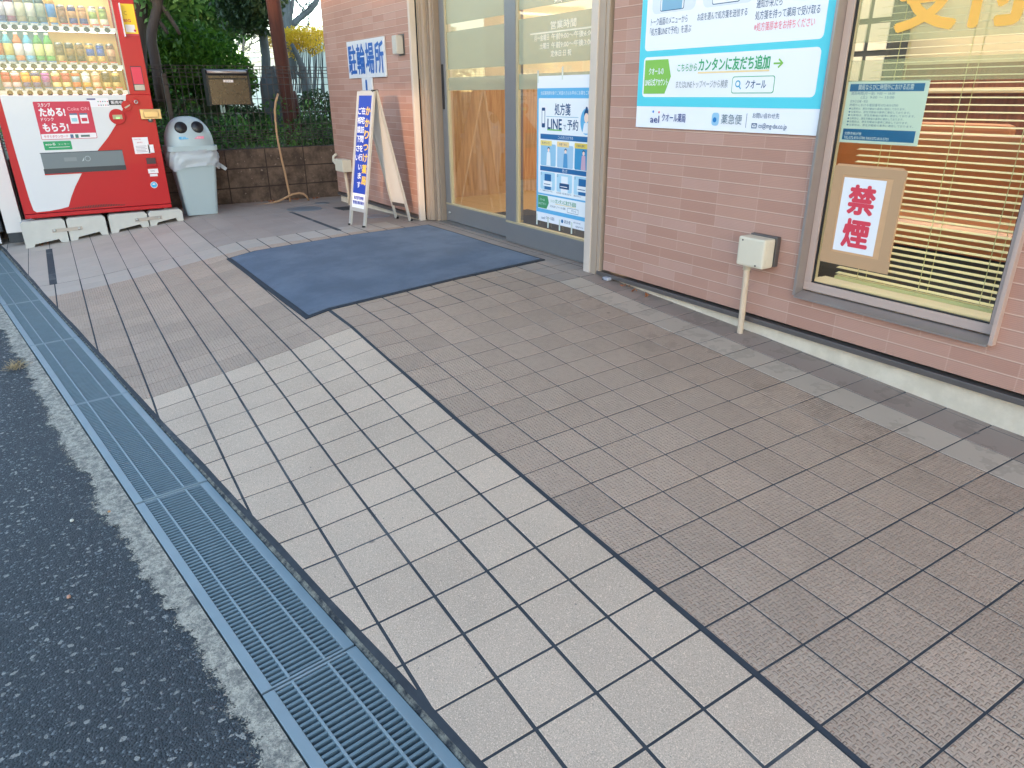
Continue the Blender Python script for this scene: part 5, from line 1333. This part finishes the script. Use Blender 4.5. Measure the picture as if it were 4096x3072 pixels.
tree('hanging dark green branch tree just left of the brown post', 'evergreen_tree', X4,
     [St(Z2, X4, [(730, 2300), (725, 1030), (690, 760), (650, 450), (640, 200), (620, -100), (600, -800)], .062, .055)],
     [(Z2(a, b, X4+.2), (.30, .30, .22), 420, .038) for a, b in ((350, 180), (500, 120), (250, 60), (620, 230), (430, -80), (650, 60), (120, -40), (260, 300), (560, 330), (180, -150), (700, -100))], 'leaf_d', 'bark2')
# bare trees
def twigs(q, a, b, n, seed, m, L=.5):
    r_ = random.Random(seed); a = Vector(a); b = Vector(b)
    for _ in range(n):
        t_ = r_.random(); p0 = a.lerp(b, t_); d = Vector((r_.uniform(-.3, .3), r_.uniform(-1, 1), r_.uniform(-.3, 1))).normalized(); l = L*r_.uniform(.4, 1)
        p1 = p0+d*l*.5; p2 = p1+(d+Vector((0, r_.uniform(-.4, .4), r_.uniform(-.3, .4))))*l*.5
        q.tube([p0, p1, p2], [.010, .006, .003], m, 4, False)
def bare(lab, stems, X, tw, origin):
    t = thing('bare_tree', lab, 'tree', origin, 'bare trees behind the garden wall'); q = MB()
    for s_ in stems: trunk(q, *s_, 'bark2')
    q.build('trunk', t); q = MB()
    for a, b, n, sd, L in tw: twigs(q, a, b, n, sd, 'bark2', L)
    q.build('twigs', t)
X5 = -15
s1 = St(Z2, X5, [(1180, 1400), (1160, 900), (1120, 560), (1060, 350), (1030, 100), (1020, -300)], .09, .07)
s2 = St(Z2, X5, [(1170, 470), (1260, 370), (1400, 260), (1500, 180), (1600, 60), (1650, -60)], .06, .05)
s3 = St(Z2, X5, [(1120, 560), (1130, 330), (1100, 0), (1090, -300)], .07, .06); s4 = St(Z2, X5, [(1140, 330), (1180, 170), (1200, 0), (1210, -200)], .045, .03)
bare('bare grey tree with long slanting branch behind the yellow bush', [s1, s2, s3, s4], X5, [(Z2(1250, 380, X5), Z2(1600, 60, X5), 26, 1, .9), (Z2(1200, 450, X5), Z2(1500, 480, X5), 20, 2, .7)], down(Z2(1180, 1400, X5)))
X6 = -22
s1 = St(Z2, X6, [(60, 1100), (180, 860), (280, 700), (400, 480), (560, 330), (700, 200)], .05, .03)
bare('thin bare tree between the hedge and the brown post', [s1, St(Z2, X6, [(300, 1050), (330, 700), (300, 560), (200, 300)], .05, .03)], X6,
     [(Z2(200, 900, X6), Z2(620, 250, X6), 80, 3, 1.5), (Z2(350, 950, X6), Z2(600, 500, X6), 80, 4, 1.4), (Z2(100, 500, X6), Z2(600, 600, X6), 60, 5, 1.2)], down(Z2(60, 1100, X6)))
# far wood behind, one mass
q = MB(); rf = random.Random(8)
for i in range(60):
    y = rf.uniform(-14, 18); leaves(q, (-34+rf.uniform(-3, 3), y, rf.uniform(.8, 3.4) if y < 6.5 else rf.uniform(.5, 1.6)), (1.4, 1.4, 1.0), 90, .22, 'leaf_d' if i % 3 else 'leaf', i, .2)
tag(q.build('far_wood'), 'blurred far wood of mixed green trees beyond the garden', 'wood', kind='stuff')

# yellow flowering bush
X7 = -11.6
t = thing('flowering_bush', 'bush with bright yellow blossom by the building corner', 'bush', down(Z2(1400, 1700, X7)))
q = MB(); ry = random.Random(31)
for i in range(46):
    a = ry.uniform(1060, 1720); b = ry.uniform(500, 830) if a > 1150 else ry.uniform(580, 800)
    leaves(q, Z2(a, b, X7+ry.uniform(-.3, .3)), (.12, .12, .09), 70, .019, 'yellow', 200+i, .1)
for a, b in ((775, 700), (800, 790), (1280, 880), (1130, 940), (1250, 1000), (1540, 930), (1640, 910), (1720, 620)): leaves(q, Z2(a, b, X7), (.06, .06, .06), 70, .018, 'yellow', 260+a, .1)
q.build('blossom', t)
q = MB()
for i in range(26):
    a = 1080+i*26; b0 = 1650; q.tube([Z2(a+ry.uniform(-60, 60), b0, X7), Z2(a+ry.uniform(-30, 30), 1200, X7), Z2(a, 900, X7), Z2(a+ry.uniform(-60, 60), 620, X7)], [.010, .008, .006, .003], 'bark2', 5, False)
q.build('stems', t)
X8 = -10.9
tree('crooked dark trunk in front of the pale wall right of the post', 'evergreen_tree', X8,
     [St(Z2, X8, [(1470, 1900), (1450, 1600), (1420, 1400), (1370, 1200), (1310, 1050), (1240, 900), (1180, 780)], .07, .025), St(Z2, X8, [(1420, 1420), (1330, 1330), (1260, 1270)], .04, .02)], None, 'leaf', 'bark2')

# reddish brown wooden post
XP = -8.6
pl = thing('wooden_post', 'thick reddish brown wooden post behind the wire fence', 'post', down(pt(1160, 500, X=XP)))
q = MB(); pa = pt(1172, 560, X=XP); pb = pt(1092, 0, X=XP); d_ = (pb-pa)
q.tube([pa-d_*.25, pa, pa+d_*.5, pb, pb+d_*1.2], [.082, .08, .078, .076, .074], 'pole', 16); q.build('shaft', pl)
q = MB(); q.tube([pt(1196, 560, X=XP-.1), pt(1178, 440, X=XP-.1), pt(1165, 365, X=XP-.1)], [.06, .058, .05], 'pole', 10); q.build('stump_brace', pl)
q = MB(); q.tube([pt(1115, 376, X=XP+.07), pt(1112, 368, X=XP+.07), pt(1108, 360, X=XP+.06)], .02, 'dgrey', 8); q.build('tap', pl)

# pale wall, rock, far houses
q = MB(); A = pt(930, 262, X=-25); B = pt(1345, 208, X=-12.6); zt = (A.z+B.z)/2
A.z = B.z = zt
n_ = Vector((B.y-A.y, -(B.x-A.x), 0)).normalized()*.15
q.prism([(A.x, A.y, .3), (B.x, B.y, .3), B, A], n_, 'pale'); q.prism([(A.x, A.y, zt+.001)-Vector() if False else Vector((A.x, A.y, zt+.001))-n_*.2, Vector((B.x, B.y, zt+.001))-n_*.2, Vector((B.x, B.y, zt+.06))-n_*.2, Vector((A.x, A.y, zt+.06))-n_*.2], n_*1.4, 'pale')
tag(q.build('garden_wall', origin=(B.x, B.y, .5)), 'long pale greenish white wall beyond the wire fence', 'wall')
t = thing('far_house', 'white house with louvred vents behind the yellow bush', 'house', (-28, 12, .6))
q = MB(); c = pt(1245, 240, X=-28); d2 = pt(1500, 240, X=-28); q.box((-30, c.y-1.0, .5), (-28, d2.y+4, 3.0), 'pale'); q.build('wall', t)
q = MB(); q.box((-30.2, c.y-1.3, 3.001), (-27.8, d2.y+4.2, 3.12), 'alu'); q.build('roof', t)
for px in (1212, 1288):
    q = MB(); c = pt(px, 195, X=-27.96)
    for i in range(8): q.box((-27.999, c.y-.32, c.z-.3+i*.08), (-27.95, c.y+.32, c.z-.26+i*.08), 'alu_dark')
    q.build('louvre', t)
t = thing('garden_shed', 'small bluish grey shed beyond the pale wall left of the post', 'shed', (-27, 7.0, .6))
q = MB(); c = pt(1000, 250, X=-27); e_ = pt(1052, 212, X=-27); q.box((-28.5, c.y, .5), (-27, e_.y, e_.z-.1), flat((170, 186, 196))); q.build('wall', t)
q = MB(); q.prism([(-26.9, c.y-.15, e_.z-.12), (-26.9, e_.y+.15, e_.z+.02), (-26.9, e_.y+.15, e_.z+.14), (-26.9, c.y-.15, e_.z)], (-1.8, 0, 0), flat((196, 206, 212))); q.build('roof', t)
q = MB(); bm = bmesh.new(); bmesh.ops.create_icosphere(bm, subdivisions=3, radius=1); rk = random.Random(6)
c = pt(1105, 375, X=-9.6)
for v in bm.verts:
    h = 1+.16*math.sin(v.co.x*5+v.co.z*3)+.13*math.sin(v.co.y*7+1)+rk.uniform(-.05, .05)
    v.co = Vector((c.x+v.co.x*.2*h, c.y+v.co.y*.17*h, c.z-.10+v.co.z*.36*h))
q.bm(bm, 'rock', smooth=False); tag(q.build('rock', origin=c), 'jagged dark upright rock left of the brown post', 'rock')

# low shrubs and grass behind the fence, one mass
q = MB(); rg = random.Random(17)
for i in range(90):
    x = -8.05-rg.random()**1.5*3.0; y = rg.uniform(-.2, 5.0); hgt = rg.uniform(.05, .24) if rg.random() < .6 else rg.uniform(.2, .42)
    if y > 2.1 and x < -9: hgt *= .5
    leaves(q, (x, y, G0+hgt*.6), (.22, .24, hgt), 170, .028, ('leaf_d', 'leaf_h', 'leaf')[i % 3], 400+i, .1)
tag(q.build('ground_cover'), 'mixed low shrubs and grass behind the wire fence', 'shrubs', kind='stuff')
for i, (a, b, r_, lab) in enumerate(((1560, 330, .30, 'dark low bush behind the fence next to the building corner'), (620, 470, .26, 'low bush under the mailbox behind the fence'))):
    c = pt(800+a/3.318, 350+b/3.318, X=-8.9); q = MB(); leaves(q, c, (r_, r_, r_*.9), 1500, .026, 'leaf_d', 500+i, .3); tag(q.build('low_bush', origin=(c.x, c.y, G0)), lab, 'bush')

# dead leaves
M['dry'] = leaf_mat('dry_leaf', (150, 84, 50), (190, 120, 70), (120, 70, 46))
q = MB(); rl = random.Random(9)
for i in range(46):
    if i < 22: x, y = XF+rl.uniform(-.3, .02), rl.uniform(-.2, 1.0)
    elif i < 40: x, y = XB+rl.uniform(.02, .12), rl.uniform(1.9, 2.5)
    else: x, y = -2.9+rl.uniform(-.12, .35), 2.575+rl.uniform(-.02, .01)
    leaves(q, (x, y, gh(x, y)+.010), (.02, .02, .006), 3, .012, 'dry', 700+i, .1)
tag(q.build('dead_leaves'), 'scattered brown dead leaves in the corners of the paving', 'leaves', kind='stuff')
q = MB(); c = Vector((-3.993, -.30, -.245)); rl = random.Random(12)
for i in range(60):
    a = c+Vector((rl.uniform(-.05, .05), rl.uniform(-.03, .03), 0)); b = a+Vector((rl.uniform(-.05, .05), rl.uniform(-.05, .05), rl.uniform(.005, .03)))
    q.tube([a, b], .0012, flat((176, 156, 120)), 3, False)
tag(q.build('grass_tuft', origin=c), 'dry straw tuft at the edge of the gutter concrete on the left', 'grass')
rl = random.Random(2)
for i, (px, py, cc, lab) in enumerate(((437, 2048, (196, 140, 84), 'tan pebble on the asphalt by the gutter concrete'), (287, 2082, (210, 206, 190), 'white pebble on the asphalt in mid left'), (275, 2386, (206, 150, 120), 'flat pinkish chip on the asphalt near the lower left'))):
    c = pt(px, py, Z=-.248); q = MB(); bm = bmesh.new(); bmesh.ops.create_icosphere(bm, subdivisions=1, radius=1)
    for v in bm.verts: v.co = Vector((c.x+v.co.x*.009*rl.uniform(.7, 1.2), c.y+v.co.y*.006*rl.uniform(.7, 1.2), c.z+v.co.z*.004))
    q.bm(bm, flat(cc)); tag(q.build('pebble', origin=c), lab, 'pebble')

# ------------------------------------------------------------ added out of view: sun blockers across the street, gap lets low sun in
PC = Vector((-5.70, 2.6, .62)); 
def sunpt(p_, y): t_ = (y-p_.y)/sun_dir.y; return p_+sun_dir*t_
YS = -9.0
g0 = sunpt(Vector((-6.25, 2.6, .10)), YS); g1 = sunpt(Vector((-5.34, 2.6, 1.02)), YS)
g1.x += .28
for nm, x0, x1, lab in (('sun_block_wall', -22, g0.x, 'added unseen wall across the road blocking the sun, left of the gap'), ('sun_block_wall', g1.x, 46, 'added unseen wall across the road blocking the sun, right of the gap')):
    t = thing(nm, lab, 'wall', ((x0+x1)/2, YS, -.25))
    q = MB(); q.box((x0, YS-.25, -.26), (x1, YS, 3.1), mat('render_grey', (176, 170, 160), .8)); q.build('panel', t)
    q = MB(); q.box((x0, YS-.3, 3.101), (x1, YS+.05, 3.17), 'alu_dark'); q.build('coping', t)
t = thing('sun_gate', 'added unseen sun gate framing the gap between the blocking walls', 'gate', ((g0.x+g1.x)/2, YS, -.25))  # added with the walls: trims the gap to one sun patch
q = MB(); q.box((g0.x+.001, YS-.3, -.26), (g1.x-.001, YS-.1, g0.z), 'pale'); q.build('sun_gate_low', t)
q = MB(); q.box((g0.x+.001, YS-.3, g1.z), (g1.x-.001, YS-.1, 3.1), 'pale'); q.build('sun_gate_top', t)
